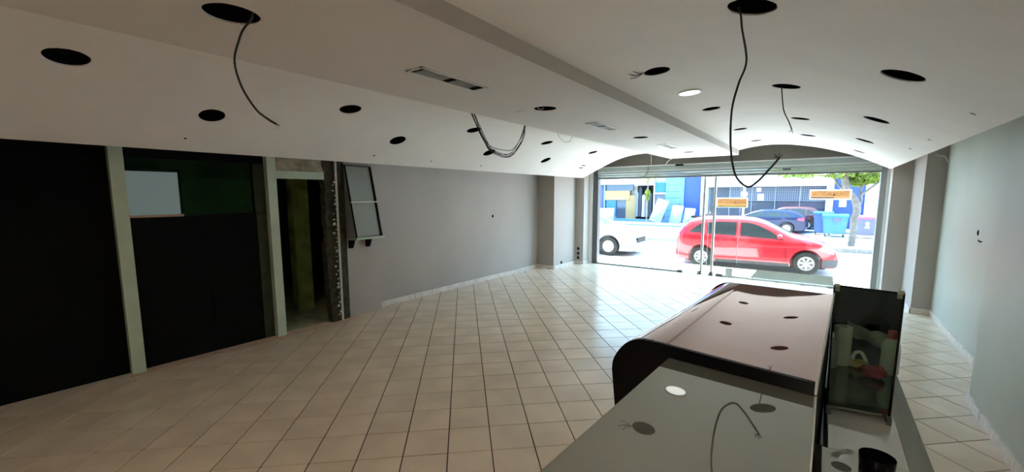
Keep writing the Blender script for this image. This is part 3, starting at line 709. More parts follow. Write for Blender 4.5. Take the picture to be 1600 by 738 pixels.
# lower worktop with rolled edge
wt = thing('worktop', 'low white gloss worktop with a rolled grey edge behind the counters', 'worktop', (.2, 2.2, 0))
def wo(name, b, m, **k): bmesh.ops.translate(b, verts=b.verts, vec=(-.2, -2.2, 0)); return obj(name, b, m, wt, **k)
ZW = .87
def wtop(y0, y1, xl):
    b = bm0(); q = [(xl, ZW), (.325, ZW), (.325, ZW - .03), (xl, ZW - .03)]
    return prism(b, q, 'y', y0, y1)
def wroll(y0, y1):
    return prism(bm0(), [(.326, ZW - .001), (.35, ZW - .006), (.39, ZW - .027), (.425, ZW - .065), (.45, ZW - .13), (.44, ZW - .13), (.41, ZW - .08), (.37, ZW - .04), (.326, ZW - .025)], 'y', y0, y1)
M_roll = mat('grey_green_laminate', (.36, .38, .33), .5)
wo('rolled_edge', wroll(.3, 2.085), M_roll, smooth=50); wo('rolled_edge', wroll(2.088, 3.42), M_roll, smooth=50)
wo('top_section', wtop(.3, 2.085, .03), M_work, smooth=30); wo('top_section', wtop(2.088, 3.42, .078), M_work, smooth=30)
wo('hole_reflection_disc', lathe(bm0(), [(0, .0012), (.030, .0012), (.032, 0), (0, 0)], 24, M4=Matrix.Translation((.118, 1.965, ZW))), mat('hole_reflection_grey', (.12, .12, .11), .5))  # grey disc painted in for a ceiling cut-out's reflection in the gloss
wo('reflection_gap_strip', B(.03, .057, .3, 2.085, ZW, ZW + .004), M_mblack); wo('reflection_gap_strip', B(.062, .075, 2.088, 2.75, ZW - .03, ZW + .002), M_mblack)  # near black strip stands for the counter's dark reflection; far one fills the gap
wo('carcass', B(.08, .35, .35, 3.38, .09, ZW - .03), M_mblack); wo('plinth', B(.05, .33, .38, 3.35, 0, .09), M_dgrey)

# sloping glass case
gc = thing('glass_case', 'black counter case with sloping dark glass standing on the low worktop', 'display case', (.2, 2.9, ZW))
def go(name, pts, m, thick=None):
    """pts list of 3D corners, thick = offset vector"""
    b = bm0(); a = [b.verts.new(p) for p in pts]; c = [b.verts.new(Vector(p) + Vector(thick)) for p in pts]
    b.faces.new(a); b.faces.new(list(reversed(c)))
    for k in range(len(a)): b.faces.new((a[k], c[k], c[(k + 1) % len(a)], a[(k + 1) % len(a)]))
    bmesh.ops.translate(b, verts=b.verts, vec=(-.2, -2.9, -ZW)); return obj(name, b, m, gc)
FL, FR, BL, BR = (.076, 2.45), (.296, 2.49), (.085, 3.36), (.405, 3.33)
ZS = .905
go('shelf', [(FL[0], FL[1], ZS), (FR[0], FR[1], ZS), (BR[0], BR[1], ZS), (BL[0], BL[1], ZS)], M_shelfg, (0, 0, -.012))
go('rear_panel', [(BL[0], BL[1], ZW + .01), (BR[0], BR[1], ZW + .01), (BR[0], BR[1], 1.335), (BL[0], BL[1], 1.34)], M_gblack, (0, .015, 0))
go('side_panel', [(FR[0], FR[1], ZW + .01), (BR[0], BR[1], ZW + .01), (BR[0], BR[1], 1.335), (FR[0], FR[1], ZS + .02)], M_gblack, (.010, 0, 0))
go('side_panel', [(FL[0], FL[1], ZW + .01), (BL[0], BL[1], ZW + .01), (BL[0], BL[1], 1.34), (FL[0], FL[1], ZS + .02)], M_mblack, (-.008, 0, 0))
go('sloping_glass', [(FL[0], FL[1] + .02, ZS + .018), (FR[0] - .002, FR[1] + .02, ZS + .018), (BR[0] - .002, BR[1] - .01, 1.325), (BL[0], BL[1] - .01, 1.33)], M_tint, (0, -.004, .004))
for (x, y) in (FL, FR): go('foot', [(x - .006, y - .03, ZW), (x + .012, y - .03, ZW), (x + .012, y + .02, ZW), (x - .006, y + .02, ZW)], M_dgrey, (0, 0, .032))
for (x, y) in ((BL[0] + .01, BL[1]), (BR[0] - .01, BR[1])): go('corner_cap', [(x - .015, y - .012, 1.30), (x + .015, y - .012, 1.30), (x + .015, y - .012, 1.347), (x - .015, y - .012, 1.347)], M_alu, (0, .03, 0))
# contents
def lobj(name, prof, m, loc, label, cat, seg=24):
    t = thing(name, label, cat, loc); return t, obj(name + '_body', lathe(bm0(), prof, seg), m, t, smooth=40)
t = thing('paper_roll', 'white kitchen paper roll standing inside the glass case', 'paper roll', (.137, 3.12, ZS))
obj('paper', lathe(bm0(), [(.02, 0), (.043, 0), (.045, .004), (.045, .226), (.043, .23), (.021, .23), (.02, .22), (.02, 0)], 28), M_paper, t, smooth=40)
obj('core', lathe(bm0(), [(.0195, .002), (.0195, .228), (.017, .228), (.017, .002), (.0195, .002)], 20), mat('cardboard', (.35, .25, .16), .9), t, smooth=40)
t = thing('plastic_bottle', 'white bottle with a red cap at the right of the glass case', 'bottle', (.352, 3.10, ZS))
obj('bottle_body', lathe(bm0(), [(0, 0), (.036, 0), (.042, .008), (.042, .15), (.038, .175), (.02, .205), (.017, .215), (0, .215)], 24), M_bottle, t, smooth=40)
obj('cap', lathe(bm0(), [(.020, .205), (.021, .207), (.021, .245), (.018, .25), (0, .25)], 20), M_redp, t, smooth=40)
t = thing('plastic_bottle', 'dull grey bottle half hidden behind the counter edge in the case', 'bottle', (.082, 3.02, ZS))
obj('bottle_body', lathe(bm0(), [(0, 0), (.03, 0), (.036, .01), (.036, .12), (.03, .15), (.012, .175), (.011, .19), (0, .19)], 20), mat('grey_plastic', (.4, .42, .4), .4), t, smooth=40)
obj('cap', lathe(bm0(), [(.013, .185), (.013, .21), (0, .212)], 16), M_bottle, t, smooth=40)
def lump(name, m, loc, sx, sy, sz, label, cat, seed):
    random.seed(seed); b = bm0(); bmesh.ops.create_icosphere(b, subdivisions=3, radius=1)
    ph = [random.uniform(0, 6) for _ in range(6)]
    for v in b.verts:
        k = 1 + .22 * math.sin(4 * v.co.x + ph[0]) * math.sin(5 * v.co.y + ph[1]) + .12 * math.sin(9 * v.co.z + ph[2] + 5 * v.co.x)
        v.co = Vector((v.co.x * sx * k, v.co.y * sy * k, max(-.98, v.co.z) * sz * k + sz))
    mz = min(v.co.z for v in b.verts)
    for v in b.verts: v.co.z -= mz
    return tag(obj(name, b, m, smooth=180, loc=loc), label, cat)
lump('cloth', M_yel, (.215, 3.10, ZS), .045, .04, .022, 'small yellow cloth lying beside the paper roll', 'cloth', 1)
lump('cloth', M_redc, (.275, 2.98, ZS), .055, .06, .03, 'dark red cloth heaped in front of the red capped bottle', 'cloth', 2)
# crumpled white sheet leaning behind
b = bm0(); grid = []
for i in range(9):
    row = []
    for j in range(6):
        u, v = i / 8, j / 5
        row.append(b.verts.new((.155 + .22 * u, 3.22 + .05 * math.sin(5 * u + 3 * v), .10 + .11 * v * (1 - .3 * u) + .04 * (1 - u) + .006 * math.sin(17 * u + 9 * v))))
    grid.append(row)
for i in range(8):
    for j in range(5): b.faces.new((grid[i][j], grid[i + 1][j], grid[i + 1][j + 1], grid[i][j + 1]))
bmesh.ops.solidify(b, geom=b.faces[:], thickness=.003)
t = thing('paper_bag', 'crumpled white paper sheet leaning at the back of the glass case', 'paper', (0, 0, ZS))
obj('sheet', b, M_paper, t, smooth=60)
b = bm0(); tube(b, [(.19, 3.17, .0), (.20, 3.17, .06), (.23, 3.16, .075), (.255, 3.15, .03), (.265, 3.15, .0)], .010, 8, 5)
obj('fold', b, M_paper, t, smooth=60)
# black cup
t = thing('black_cup', 'black round container at the bottom edge on the low worktop', 'container', (.213, 1.92, ZW))
obj('container_wall', lathe(bm0(), [(0, 0), (.044, 0), (.047, .004), (.053, .105), (.051, .106), (.045, .006), (0, .006)], 32), M_gblack, t, smooth=40)
obj('contents', lathe(bm0(), [(0, .05), (.03, .048), (.047, .045), (.047, .04), (0, .04)], 16), M_mblack, t)
obj('clip', tube(bm0(), [(-.02, .0, .052), (.0, .01, .062), (.012, -.005, .055)], .004, 6, 4), M_steel, t)


# ================================================================ OUTDOORS: ground
struct(obj('street', B(-45, 35, 12.2, 18.9, -.3, -.15), M_asph), 'bright sunlit street in front of the shop', 'street')
pv = struct(obj('pavement', B(-12, 6, 10.9, 12.05, -.2, -.012), M_pave2), 'sunlit slab pavement outside the shop door', 'pavement')
slab = None
for i in range(26):
    for j in range(3):
        x = -7.6 + i * .38 + .19; y = 10.93 + j * .37 + .185
        if slab is None:
            slab = obj('slab', box(bm0(), -.186, .186, -.181, .181, -.012, 0, bev=.003), M_pave, pv); o = slab
        else: o = bpy.data.objects.new('slab', slab.data); C.objects.link(o); o.parent = pv
        o.location = (x, y, random.uniform(-.002, .002))
def kerb(y0, y1, x0, x1, n, label):
    k0 = struct(obj('kerb', B(x0, x1, y0 + .01, y1 - .01, -.25, -.02), M_pave2), label, 'kerb')
    L = (x1 - x0) / n; first = None
    for i in range(n):
        if first is None: first = o = obj('kerb_stone', box(bm0(), -L / 2 + .006, L / 2 - .006, y0, y1, -.25, 0, bev=.012), M_kerb, k0)
        else: o = bpy.data.objects.new('kerb_stone', first.data); C.objects.link(o); o.parent = k0
        o.location = (x0 + (i + .5) * L, 0, random.uniform(-.003, .003))
    return k0
kerb(12.05, 12.2, -12, 6, 20, 'kerb of the near pavement')
kerb(18.9, 19.1, -16, 8, 24, 'kerb of the strip across the street')
struct(obj('median_strip', B(-45, 35, 19.1, 21.2, -.25, -.01), M_pave, None), 'pale paved strip across the street with the trees', 'pavement')
struct(obj('far_street', B(-45, 35, 21.2, 27.6, -.3, -.15), M_asph), 'second lane where the navy car is parked', 'street')
struct(obj('far_pavement', B(-45, 35, 27.6, 31, -.25, -.04), mat('shaded_blue_paving', (.06, .10, .18), .9), None), 'pavement along the shops across the road', 'pavement')  # blue shade along the shops is put into the paving colour
# grey deck ramp at the door
rp = thing('deck_ramp', 'grey green slatted ramp lying outside the shop glass', 'ramp', (-.52, 11.0, 0))
for k in range(10):
    y = 10.86 + k * .118 - 11.0
    obj('board', box(bm0(), -.76 , .77, y + .004, y + .112, .0, .028, bev=.003), M_ramp, rp)
obj('bearer', B(-.70, -.64, -.13, 1.03, -.012, .004), M_dgrey, rp); obj('bearer', B(.64, .70, -.13, 1.03, -.012, .004), M_dgrey, rp)

# ================================================================ CARS
def interp(tab, x):
    if x <= tab[0][0]: return tab[0][1]
    for a, b in zip(tab, tab[1:]):
        if x <= b[0]: return a[1] + (b[1] - a[1]) * (x - a[0]) / (b[0] - a[0])
    return tab[-1][1]
def smooth_tab(tab):
    return [(p.x, p.z) for p in catmull([(x, 0, z) for x, z in tab], 5)]
def car(name, label, loc, rotz, paint, P):
    """local: x along, front at +x, y=0 centre line, z=0 ground. P: L,W,top,belt,wheels,r,windows,..."""
    root = thing(name, label, 'car', loc, rotz)
    L, W = P['L'], P['W'] / 2; top = smooth_tab(P['top']); belt = P['belt']; z0 = P.get('z0', .17)
    def wid(x):
        s = abs(x) / (L / 2); return W * (1 - .20 * s ** 7 - .03 * s * s)
    def ys(x, z):
        b = interp(belt, x)
        if z <= b: q = (b - z) / max(.1, b - z0); return wid(x) * (1 - .05 * q ** 2 - .012 * math.sin(q * PI))
        return wid(x) - .02 - (z - b) * .42
    N = 56; b = bm0(); rows = []
    for i in range(N + 1):
        x = -L / 2 + L * (i / N)
        tz = interp(top, x); zb = z0 + (P['nose'] if i in (0, N) else 0)
        ze = tz - .05
        levels = [zb + (ze - zb) * k / 12 for k in range(13)]
        ring = [(ys(x, z) - (0.02 if k == 0 else 0), z) for k, z in enumerate(levels)]
        ye = ring[-1][0]
        ring += [(ye - .035, tz - .018), (ye - .10, tz - .002), (ye * .45, tz + .018), (0, tz + .024)]
        full = ring + [(-y, z) for y, z in reversed(ring[:-1])]
        rows.append([b.verts.new((x, y, z)) for y, z in full])
    for r0, r1 in zip(rows, rows[1:]):
        for k in range(len(r0) - 1): b.faces.new((r0[k], r0[k + 1], r1[k + 1], r1[k]))
        b.faces.new((r0[-1], r0[0], r1[0], r1[-1]))
    b.faces.new(rows[0]); b.faces.new(list(reversed(rows[-1])))
    body = obj('body', b, paint, root)
    cutb = bm0()
    for wx in P['wheels']:
        for s in (-1, 1):
            t = bm0(); ra = P['r'] + .055
            prism(t, [(wx + ra * math.cos(2 * PI * k / 36), P['r'] + .01 + ra * math.sin(2 * PI * k / 36)) for k in range(36)], 'y', s * (W - .28), s * (W + .2))
            me = bpy.data.meshes.new('t'); t.to_mesh(me); t.free(); cutb.from_mesh(me); bpy.data.meshes.remove(me)
    boolcut(body, cutb)
    for p in body.data.polygons: p.use_smooth = True
    body.data.set_sharp_from_angle(angle=math.radians(32))
    def patch(nm, poly, m, off=.006, s=-1, par=root):
        """polygon in (x,z) hugging the side surface"""
        bb = bm0(); cx = sum(p[0] for p in poly) / len(poly); cz = sum(p[1] for p in poly) / len(poly)
        pts = []
        for k in range(len(poly)):
            a, c = poly[k], poly[(k + 1) % len(poly)]
            for q in range(4): pts.append((a[0] + (c[0] - a[0]) * q / 4, a[1] + (c[1] - a[1]) * q / 4))
        v = [bb.verts.new((x, s * (ys(x, z) + off), z)) for x, z in pts]; c0 = bb.verts.new((cx, s * (ys(cx, cz) + off), cz))
        vi = [bb.verts.new((x, s * (ys(x, z) - .02), z)) for x, z in pts]
        for k in range(len(v)):
            bb.faces.new((v[k], v[(k + 1) % len(v)], c0)); bb.faces.new((v[k], vi[k], vi[(k + 1) % len(v)], v[(k + 1) % len(v)]))
        return obj(nm, bb, m, par)
    for s in (-1, 1):
        for wpoly in P['windows']: patch('side_window', wpoly, M_cglass, .006, s)
        for sx in P['seams']: patch('door_gap', [(sx[0], sx[1]), (sx[0] + .012, sx[1]), (sx[2] + .012, sx[3]), (sx[2], sx[3])], M_seam, .003, s)
        for hx, hz in P['handles']: patch('door_handle', [(hx, hz), (hx + .17, hz + .005), (hx + .17, hz + .03), (hx, hz + .03)], paint, .028, s)
        if 'sill' in P: patch('sill', P['sill'], M_plast, .008, s)
        patch('front_bumper_corner', P['fbump'], M_plast if P.get('plastic') else paint, .010, s)
        patch('headlight', P['head'], M_lampw, .008, s); patch('tail_light', P['tail'], M_lampr, .008, s)
        bb = bm0(); bmesh.ops.create_icosphere(bb, subdivisions=2, radius=1)
        mx, mz = P['mirror']
        for v in bb.verts: v.co = Vector((mx + v.co.x * .07, s * (ys(mx, mz) + .11) + v.co.y * .10, mz + v.co.z * .065))
        obj('door_mirror', bb, paint, root, smooth=180)
        for wx in P['wheels']:
            wh = bpy.data.objects.new('wheel', None); C.objects.link(wh); wh.parent = root; wh.location = (wx, s * (W - .10), P['r']); wh.empty_display_size = .1
            R4 = Matrix.Rotation(PI / 2, 4, 'X'); r = P['r']
            obj('tyre', lathe(bm0(), [(r * .62, -.085), (r * .92, -.09), (r, -.06), (r, .06), (r * .92, .09), (r * .62, .085), (r * .62, -.085)], 32, M4=R4), M_tyre, wh, smooth=40)
            hb = bm0(); sg = -s
            lathe(hb, [(0, .02 * 1), (r * .60, .02)], 24); lathe(hb, [(r * .50, .075), (r * .62, .08), (r * .64, .05), (r * .55, .04), (r * .50, .075)], 28); lathe(hb, [(0, .085), (r * .15, .08), (r * .17, .03)], 14)
            for k in range(P.get('spokes', 5)):
                a = 2 * PI * k / P.get('spokes', 5) + .3
                t = box(bm0(), .03, r * .56, -r * .085, r * .085, .035, .07); bmesh.ops.rotate(t, verts=t.verts, matrix=Matrix.Rotation(a, 3, 'Z'))
                me = bpy.data.meshes.new('t'); t.to_mesh(me); t.free(); hb.from_mesh(me); bpy.data.meshes.remove(me)
            M4 = Matrix.Rotation(PI / 2 * (1 if s < 0 else -1), 4, 'X'); bmesh.ops.transform(hb, matrix=M4, verts=hb.verts)
            obj('wheel_rim', hb, M_rimm, wh, smooth=40)
    # windscreen / rear screen: follow the roof line
    def screen(nm, xa, xb, inset):
        bb = bm0(); rws = []
        for i in range(7):
            x = xa + (xb - xa) * i / 6; tz = interp(top, x); ye = ys(x, tz - .05) - inset
            rws.append([bb.verts.new((x, y, tz + z + .010)) for y, z in ((-ye, -.012), (-ye * .45, .018), (0, .024), (ye * .45, .018), (ye, -.012))])
        for r0, r1 in zip(rws, rws[1:]):
            for k in range(4): bb.faces.new((r0[k], r0[k + 1], r1[k + 1], r1[k]))
        obj(nm, bb, M_cglass, root, smooth=60)
    screen('windscreen', *P['ws'], .12); screen('rear_screen', *P['rs'], .12)
    obj('underbody', B(-L / 2 + .25, L / 2 - .25, -W + .30, W - .30, .14, .3), M_mblack, root)
    if 'grille' in P:
        gx, gz, gw, gh = P['grille']
        obj('grille', B(gx - .03, gx + .015, -gw, gw, gz - gh, gz + gh, bev=.01), M_mblack, root)
    pl = P.get('plate')
    return root
hatch = dict(L=3.90, W=1.68, nose=.10, z0=.19, r=.295, wheels=(-1.22, 1.27),
    top=[(-1.95, .62), (-1.93, .82), (-1.86, 1.0), (-1.70, 1.22), (-1.50, 1.36), (-1.1, 1.415), (-.6, 1.43), (-.1, 1.41), (.25, 1.34), (.60, 1.17), (.95, .985), (1.2, .93), (1.5, .86), (1.75, .75), (1.88, .62), (1.95, .45)],
    belt=[(-1.95, .93), (-1.2, .93), (0, .88), (.95, .84), (1.95, .78)],
    windows=[[(-1.60, 1.00), (-1.17, .985), (-1.17, 1.24), (-1.30, 1.24)], [(-1.10, .975), (-.36, .945), (-.36, 1.31), (-.80, 1.315), (-1.10, 1.28)], [(-.26, .94), (.78, .885), (.45, 1.09), (.16, 1.24), (-.05, 1.30), (-.26, 1.31)]],
    seams=[(-.31, .26, -.31, .93), (.82, .30, .80, .86), (-.98, .70, -1.14, .97)], handles=[(-1.08, .80), (-.22, .76)],
    sill=[(-.85, .19), (.90, .19), (.90, .26), (-.85, .26)],
    fbump=[(1.62, .20), (1.93, .22), (1.93, .42), (1.60, .40)], plastic=True,
    head=[(1.50, .66), (1.84, .55), (1.82, .66), (1.62, .78)], tail=[(-1.90, .78), (-1.78, .80), (-1.66, 1.12), (-1.74, 1.14)],
    mirror=(.66, .97), ws=(.28, .93), rs=(-1.80, -1.52), spokes=7)
car('red_hatchback', 'red hatchback parked just outside the shop window', (-1.64, 13.72, -.15), math.radians(5.0), M_carred, hatch)
sedan = dict(L=4.55, W=1.80, nose=.10, z0=.17, r=.325, wheels=(-1.35, 1.40),
    top=[(-2.27, .70), (-2.24, .92), (-2.0, 1.02), (-1.7, 1.10), (-1.2, 1.30), (-.6, 1.42), (0, 1.43), (.45, 1.34), (.85, 1.14), (1.1, 1.02), (1.5, .965), (1.9, .87), (2.12, .74), (2.22, .58), (2.27, .40)],
    belt=[(-2.27, .97), (-1, .96), (1.1, .92), (2.27, .80)],
    windows=[[(-1.35, 1.03), (-.45, 1.01), (-.45, 1.33), (-.85, 1.32)], [(-.37, 1.01), (.85, .98), (.45, 1.19), (.1, 1.32), (-.37, 1.335)]],
    seams=[(-.41, .26, -.41, .97), (1.0, .3, .95, .9)], handles=[(-1.2, .82), (-.30, .80)],
    fbump=[(1.86, .22), (2.23, .24), (2.24, .30), (1.90, .36)], head=[(1.72, .62), (2.16, .55), (2.12, .68), (1.80, .74)],
    tail=[(-2.22, .75), (-2.05, .76), (-2.0, .90), (-2.2, .92)], mirror=(.75, 1.03), ws=(.48, 1.08), rs=(-1.75, -1.15), grille=(2.25, .52, .42, .09), spokes=10)
car('white_car', 'white car parked at the left edge of the shop window', (-7.30, 14.15, -.15), math.radians(2), M_carwhite, sedan)
suv = dict(hatch); suv.update(L=4.3, W=1.80, r=.33, wheels=(-1.30, 1.36), z0=.2, nose=.1,
    top=[(-2.15, .62), (-2.12, .95), (-2.0, 1.08), (-1.7, 1.25), (-1.3, 1.35), (-.6, 1.40), (0, 1.38), (.45, 1.27), (.9, 1.06), (1.2, .97), (1.7, .90), (2.0, .78), (2.10, .62), (2.15, .45)],
    belt=[(-2.15, .98), (0, .93), (2.15, .85)],
    windows=[[(-1.55, 1.03), (-1.08, 1.015), (-1.08, 1.22), (-1.25, 1.20)], [(-1.0, 1.01), (-.25, .985), (-.25, 1.28), (-1.0, 1.25)], [(-.17, .98), (.95, .94), (.55, 1.12), (.25, 1.24), (-.17, 1.28)]],
    seams=[(-.21, .28, -.21, .96), (1.0, .32, .98, .9)], handles=[(-1.0, .82), (-.12, .80)], fbump=[(1.75, .22), (2.1, .24), (2.1, .42), (1.75, .40)],
    head=[(1.70, .68), (2.06, .60), (2.02, .74), (1.75, .80)], tail=[(-2.10, .78), (-1.80, .82), (-1.78, .94), (-2.08, .97)], mirror=(.75, 1.0), ws=(.50, 1.12), rs=(-1.95, -1.55), spokes=5, plastic=False)
suv.pop('sill', None)
c1 = car('navy_car', 'dark blue car parked across the road, facing left', (-2.72, 27.05, -.15), math.radians(176), M_carblue, suv); c1.scale = (.93, .93, .90)
c2 = car('dull_red_car', 'dark red car standing behind the navy car', (-1.9, 29.4, -.04), math.radians(180), M_cardred, hatch)

c2.scale = (.92, .92, .88)
# ================================================================ FACADES across the road
FY = 31.0
fc = thing('shop_facade', 'row of white and blue shopfronts across the road', 'building', (-5, FY, 0))
def fo(name, x0, x1, z0, z1, m, y0=0.0, y1=.3, parent=None):
    o = obj(name, B(x0 + 5, x1 + 5, y0, y1, z0, z1), m, parent or fc); return o
fo('wall', -40, 30, -.2, 9, M_fwhite, .5, 1.0)
fo('fascia', -40, -10.2, 2.72, 4.2, M_fwhite, -.4, .5); fo('fascia', -8.9, -6.5, 3.4, 4.4, M_fwhite, -.1, .5); fo('fascia', -6.5, 0, 2.43, 4.2, M_fwhite, -.3, .5); fo('fascia_trim', -6.5, 0, 2.66, 2.70, M_grey, -.34, -.29)
fo('base_step', -15, -6.5, -.2, .12, M_lblue, -.35, .3)
fo('purple_door', -15.2, -14.1, -.04, 2.72, M_purp, .1, .3)
for x in (-14.9, -14.6, -14.3): fo('door_groove', x, x + .05, 0, 2.7, M_dblue, .07, .1)
fo('blue_mullion', -14.12, -14.0, -.04, 2.75, M_lblue, -.05, .3)
fo('upper_glass', -14.0, -11.8, 2.25, 2.72, M_swin, .1, .3)
fo('cream_sign', -14.0, -12.0, 1.52, 2.25, M_cream, -.05, .3); fo('brown_band', -13.4, -12.4, 1.60, 1.72, mat('brown_band', (.36, .2, .16), .8), -.07, -.05)
fo('blue_panel', -13.9, -13.1, .3, 1.5, M_bblue, 0, .3); fo('shop_glass', -13.1, -12.2, -.04, 1.5, M_swin, .1, .3)
fo('cream_door', -12.3, -11.5, .12, 1.9, M_cream, 0, .3)
fo('dark_recess', -11.5, -10.2, .0, 2.72, M_hole, .25, .3)
for k, (x, wd, zt, mm) in enumerate([(-11.37, .22, 2.2, M_cloth2), (-11.12, .22, 2.5, M_cloth1), (-10.87, .22, 1.95, M_cloth3), (-10.62, .22, 2.4, M_cloth2), (-10.37, .22, 2.1, M_cloth1)]):
    b = prism(bm0(), [(-wd * .5, 0), (wd * .5, 0), (wd * .45, (zt - .3) * .55), (wd * .5, (zt - .3) * .9), (wd * .15, zt - .3), (-wd * .15, zt - .3), (-wd * .5, (zt - .3) * .9), (-wd * .4, (zt - .3) * .5)], 'y', -.06, .06)
    tag(obj('hanging_garment', b, mm, loc=(x, FY - .15, .30)), ['pale grey garment at the left end of the display across the road', 'dark garment hanging second from the left in the display', 'whitish garment in the middle of the display across the road', 'grey garment second from the right in the display', 'dark garment at the right end of the display across the road'][k], 'garment', 'garments hanging in the shop across the road')
fo('clothes_rail', -11.6, -10.2, 2.62, 2.68, M_steel, -.25, -.15)
fo('white_frame', -10.2, -10.1, 0, 2.75, M_fwhite, -.05, .3)
fo('blue_sign', -10.05, -9.35, 2.1, 2.8, M_bblue, -.08, .3); fo('white_shelf', -10.1, -9.3, 1.98, 2.08, M_white, -.1, .3); fo('dark_window', -10.1, -9.3, .1, 1.96, M_swin, .05, .3)
fo('light_blue_pier', -9.3, -8.25, -.04, 3.6, M_lblue, -.15, .3)
for k in range(7): fo('pier_joint', -9.3, -8.25, .35 + k * .45, .37 + k * .45, M_dblue, -.16, -.14)
fo('light_blue_jamb', -8.25, -8.05, -.04, 3.6, mat('mid_blue_jamb', (.10, .22, .62), .6), -.05, .3)
fo('deep_blue_panel', -8.05, -6.85, -.04, 3.4, M_dblue, .05, .3)
fo('white_column', -6.9, -6.45, -.04, 3.4, M_fwhite, -.25, .3)
# glazed showroom with a dotted film band
md, nt, bs = newmat('dotted_window_film')
tc = nt.nodes.new('ShaderNodeTexCoord'); vo = nt.nodes.new('ShaderNodeTexVoronoi'); vo.inputs['Scale'].default_value = 9; vo.inputs['Randomness'].default_value = 0
cr = nt.nodes.new('ShaderNodeValToRGB'); cr.color_ramp.elements[0].position = .35; cr.color_ramp.elements[0].color = (.15, .165, .20, 1); cr.color_ramp.elements[1].position = .45; cr.color_ramp.elements[1].color = (.03, .038, .065, 1)
nt.links.new(tc.outputs['Object'], vo.inputs['Vector']); nt.links.new(vo.outputs['Distance'], cr.inputs[0]); nt.links.new(cr.outputs[0], bs.inputs['Base Color']); bs.inputs['Roughness'].default_value = .25
for k in range(5):
    x0 = -6.45 + k * 1.29
    fo('window_pane', x0 + .02, x0 + 1.27, .2, 1.45, M_swin, .1, .3)
    fo('dotted_pane', x0 + .02, x0 + 1.27, 1.48, 2.43, md if k else M_swin, .1, .3)
    fo('mullion', x0 - .015, x0 + .015, .1, 2.45, M_grey, .06, .3)
fo('window_sill', -6.45, 0, -.04, .2, M_lblue, 0, .3)
for x0, x1, z0, z1, nm in [(-3.55, -3.2, 1.55, 1.95, 'white_notice'), (-3.62, -3.38, 2.1, 2.35, 'white_emblem')]: fo(nm, x0, x1, z0, z1, M_white, .085, .1)
fo('white_column', -.02, .33, -.04, 2.9, M_fwhite, -.15, .3)
fo('deep_blue_panel', .33, 1.75, -.04, 2.9, M_dblue, 0, .3)
fo('white_notice', .62, .95, 1.2, 1.7, M_white, -.02, 0); fo('white_notice', .70, 1.05, 2.15, 2.4, M_white, -.02, 0)
fo('white_panel', 1.75, 4.5, -.04, 2.9, M_fwhite, -.1, .3)
# mattresses leaning on the shops
def mattress(x, y, w_, h_, lean, tilt, label, z=-.04, soft=.06):
    b = bm0(); box(b, -w_ / 2, w_ / 2, -.09, .09, 0, h_, bev=soft)
    bmesh.ops.rotate(b, verts=b.verts, matrix=Matrix.Rotation(tilt, 3, 'Y')); bmesh.ops.rotate(b, verts=b.verts, matrix=Matrix.Rotation(-lean, 3, 'X'))
    mz = min(v.co.z for v in b.verts); bmesh.ops.translate(b, verts=b.verts, vec=(0, 0, -mz))
    t = thing('mattress', label, 'mattress', (x, y, z)); 
    e = obj('cover', b, M_mattress, t, smooth=40)
    b = bm0()
    pp_ = [(-w_ / 2, 0), (w_ / 2, 0), (w_ / 2, h_), (-w_ / 2, h_), (-w_ / 2, 0)]
    tube(b, [(px, -.095, pz) for px, pz in pp_], .012, 6); bmesh.ops.rotate(b, verts=b.verts, matrix=Matrix.Rotation(tilt, 3, 'Y')); bmesh.ops.rotate(b, verts=b.verts, matrix=Matrix.Rotation(-lean, 3, 'X')); bmesh.ops.translate(b, verts=b.verts, vec=(0, 0, -mz))
    obj('piping', b, M_fwhite, t)
mattress(-9.55, 29.5, .78, 1.60, .22, .30, 'tall white mattress leaning to the right against the blue pier')
mattress(-8.25, 29.7, .72, 1.22, .25, .12, 'left of the two short white mattresses by the deep blue panel', soft=.09)
mattress(-7.35, 29.7, .66, 1.05, .25, .04, 'right of the two short white mattresses by the deep blue panel', soft=.09)
mattress(-13.3, 28.6, 2.1, .95, .25, -.03, 'wide low white mattress behind the white car', soft=.09)
# bins
def bin_(x, y, wd, h_, m, ml, label, wheels=True, rim=True):
    t = thing('street_bin', label, 'bin', (x, y, -.15)); 
    b = bm0(); lo = [(-wd * .42, -.36), (wd * .42, -.36), (wd * .42, .36), (-wd * .42, .36)]; hi = [(-wd * .5, -.45), (wd * .5, -.45), (wd * .5, .45), (-wd * .5, .45)]
    va = [b.verts.new((p[0], p[1], .14)) for p in lo]; vb = [b.verts.new((p[0], p[1], h_ * .9)) for p in hi]
    b.faces.new(va); b.faces.new(list(reversed(vb)))
    for k in range(4): b.faces.new((va[k], vb[k], vb[(k + 1) % 4], va[(k + 1) % 4]))
    bmesh.ops.bevel(b, geom=list(b.edges), offset=.04, segments=2, affect='EDGES'); obj('bin_body', b, m, t, smooth=40)
    obj('lid', prism(bm0(), [(-.50, h_ * .9), (-.48, h_ * .95), (-.2, h_), (.2, h_), (.48, h_ * .95), (.50, h_ * .9)], 'x', -wd * .52, wd * .52), ml, t)
    obj('rim', B(-wd * .53, wd * .53, -.50, -.46, h_ * .86, h_ * .91), ml, t)
    for sx in (-1, 1): obj('handle', B(sx * wd * .5 - .03, sx * wd * .5 + .03, -.2, .2, h_ * .72, h_ * .78), ml, t)
    for sx in (-1, 1):
        for sy in (-1, 1):
            obj('wheel', lathe(bm0(), [(0, -.03), (.075, -.03), (.075, .03), (0, .03)], 12, M4=Matrix.Translation((sx * wd * .36, sy * .28, .075)) @ Matrix.Rotation(PI / 2, 4, 'Y')), M_tyre, t)
    return t
t = bin_(.42, 25.9, 1.0, 1.12, M_binl, M_binl, 'light blue wheeled street bin left of the tree trunk')
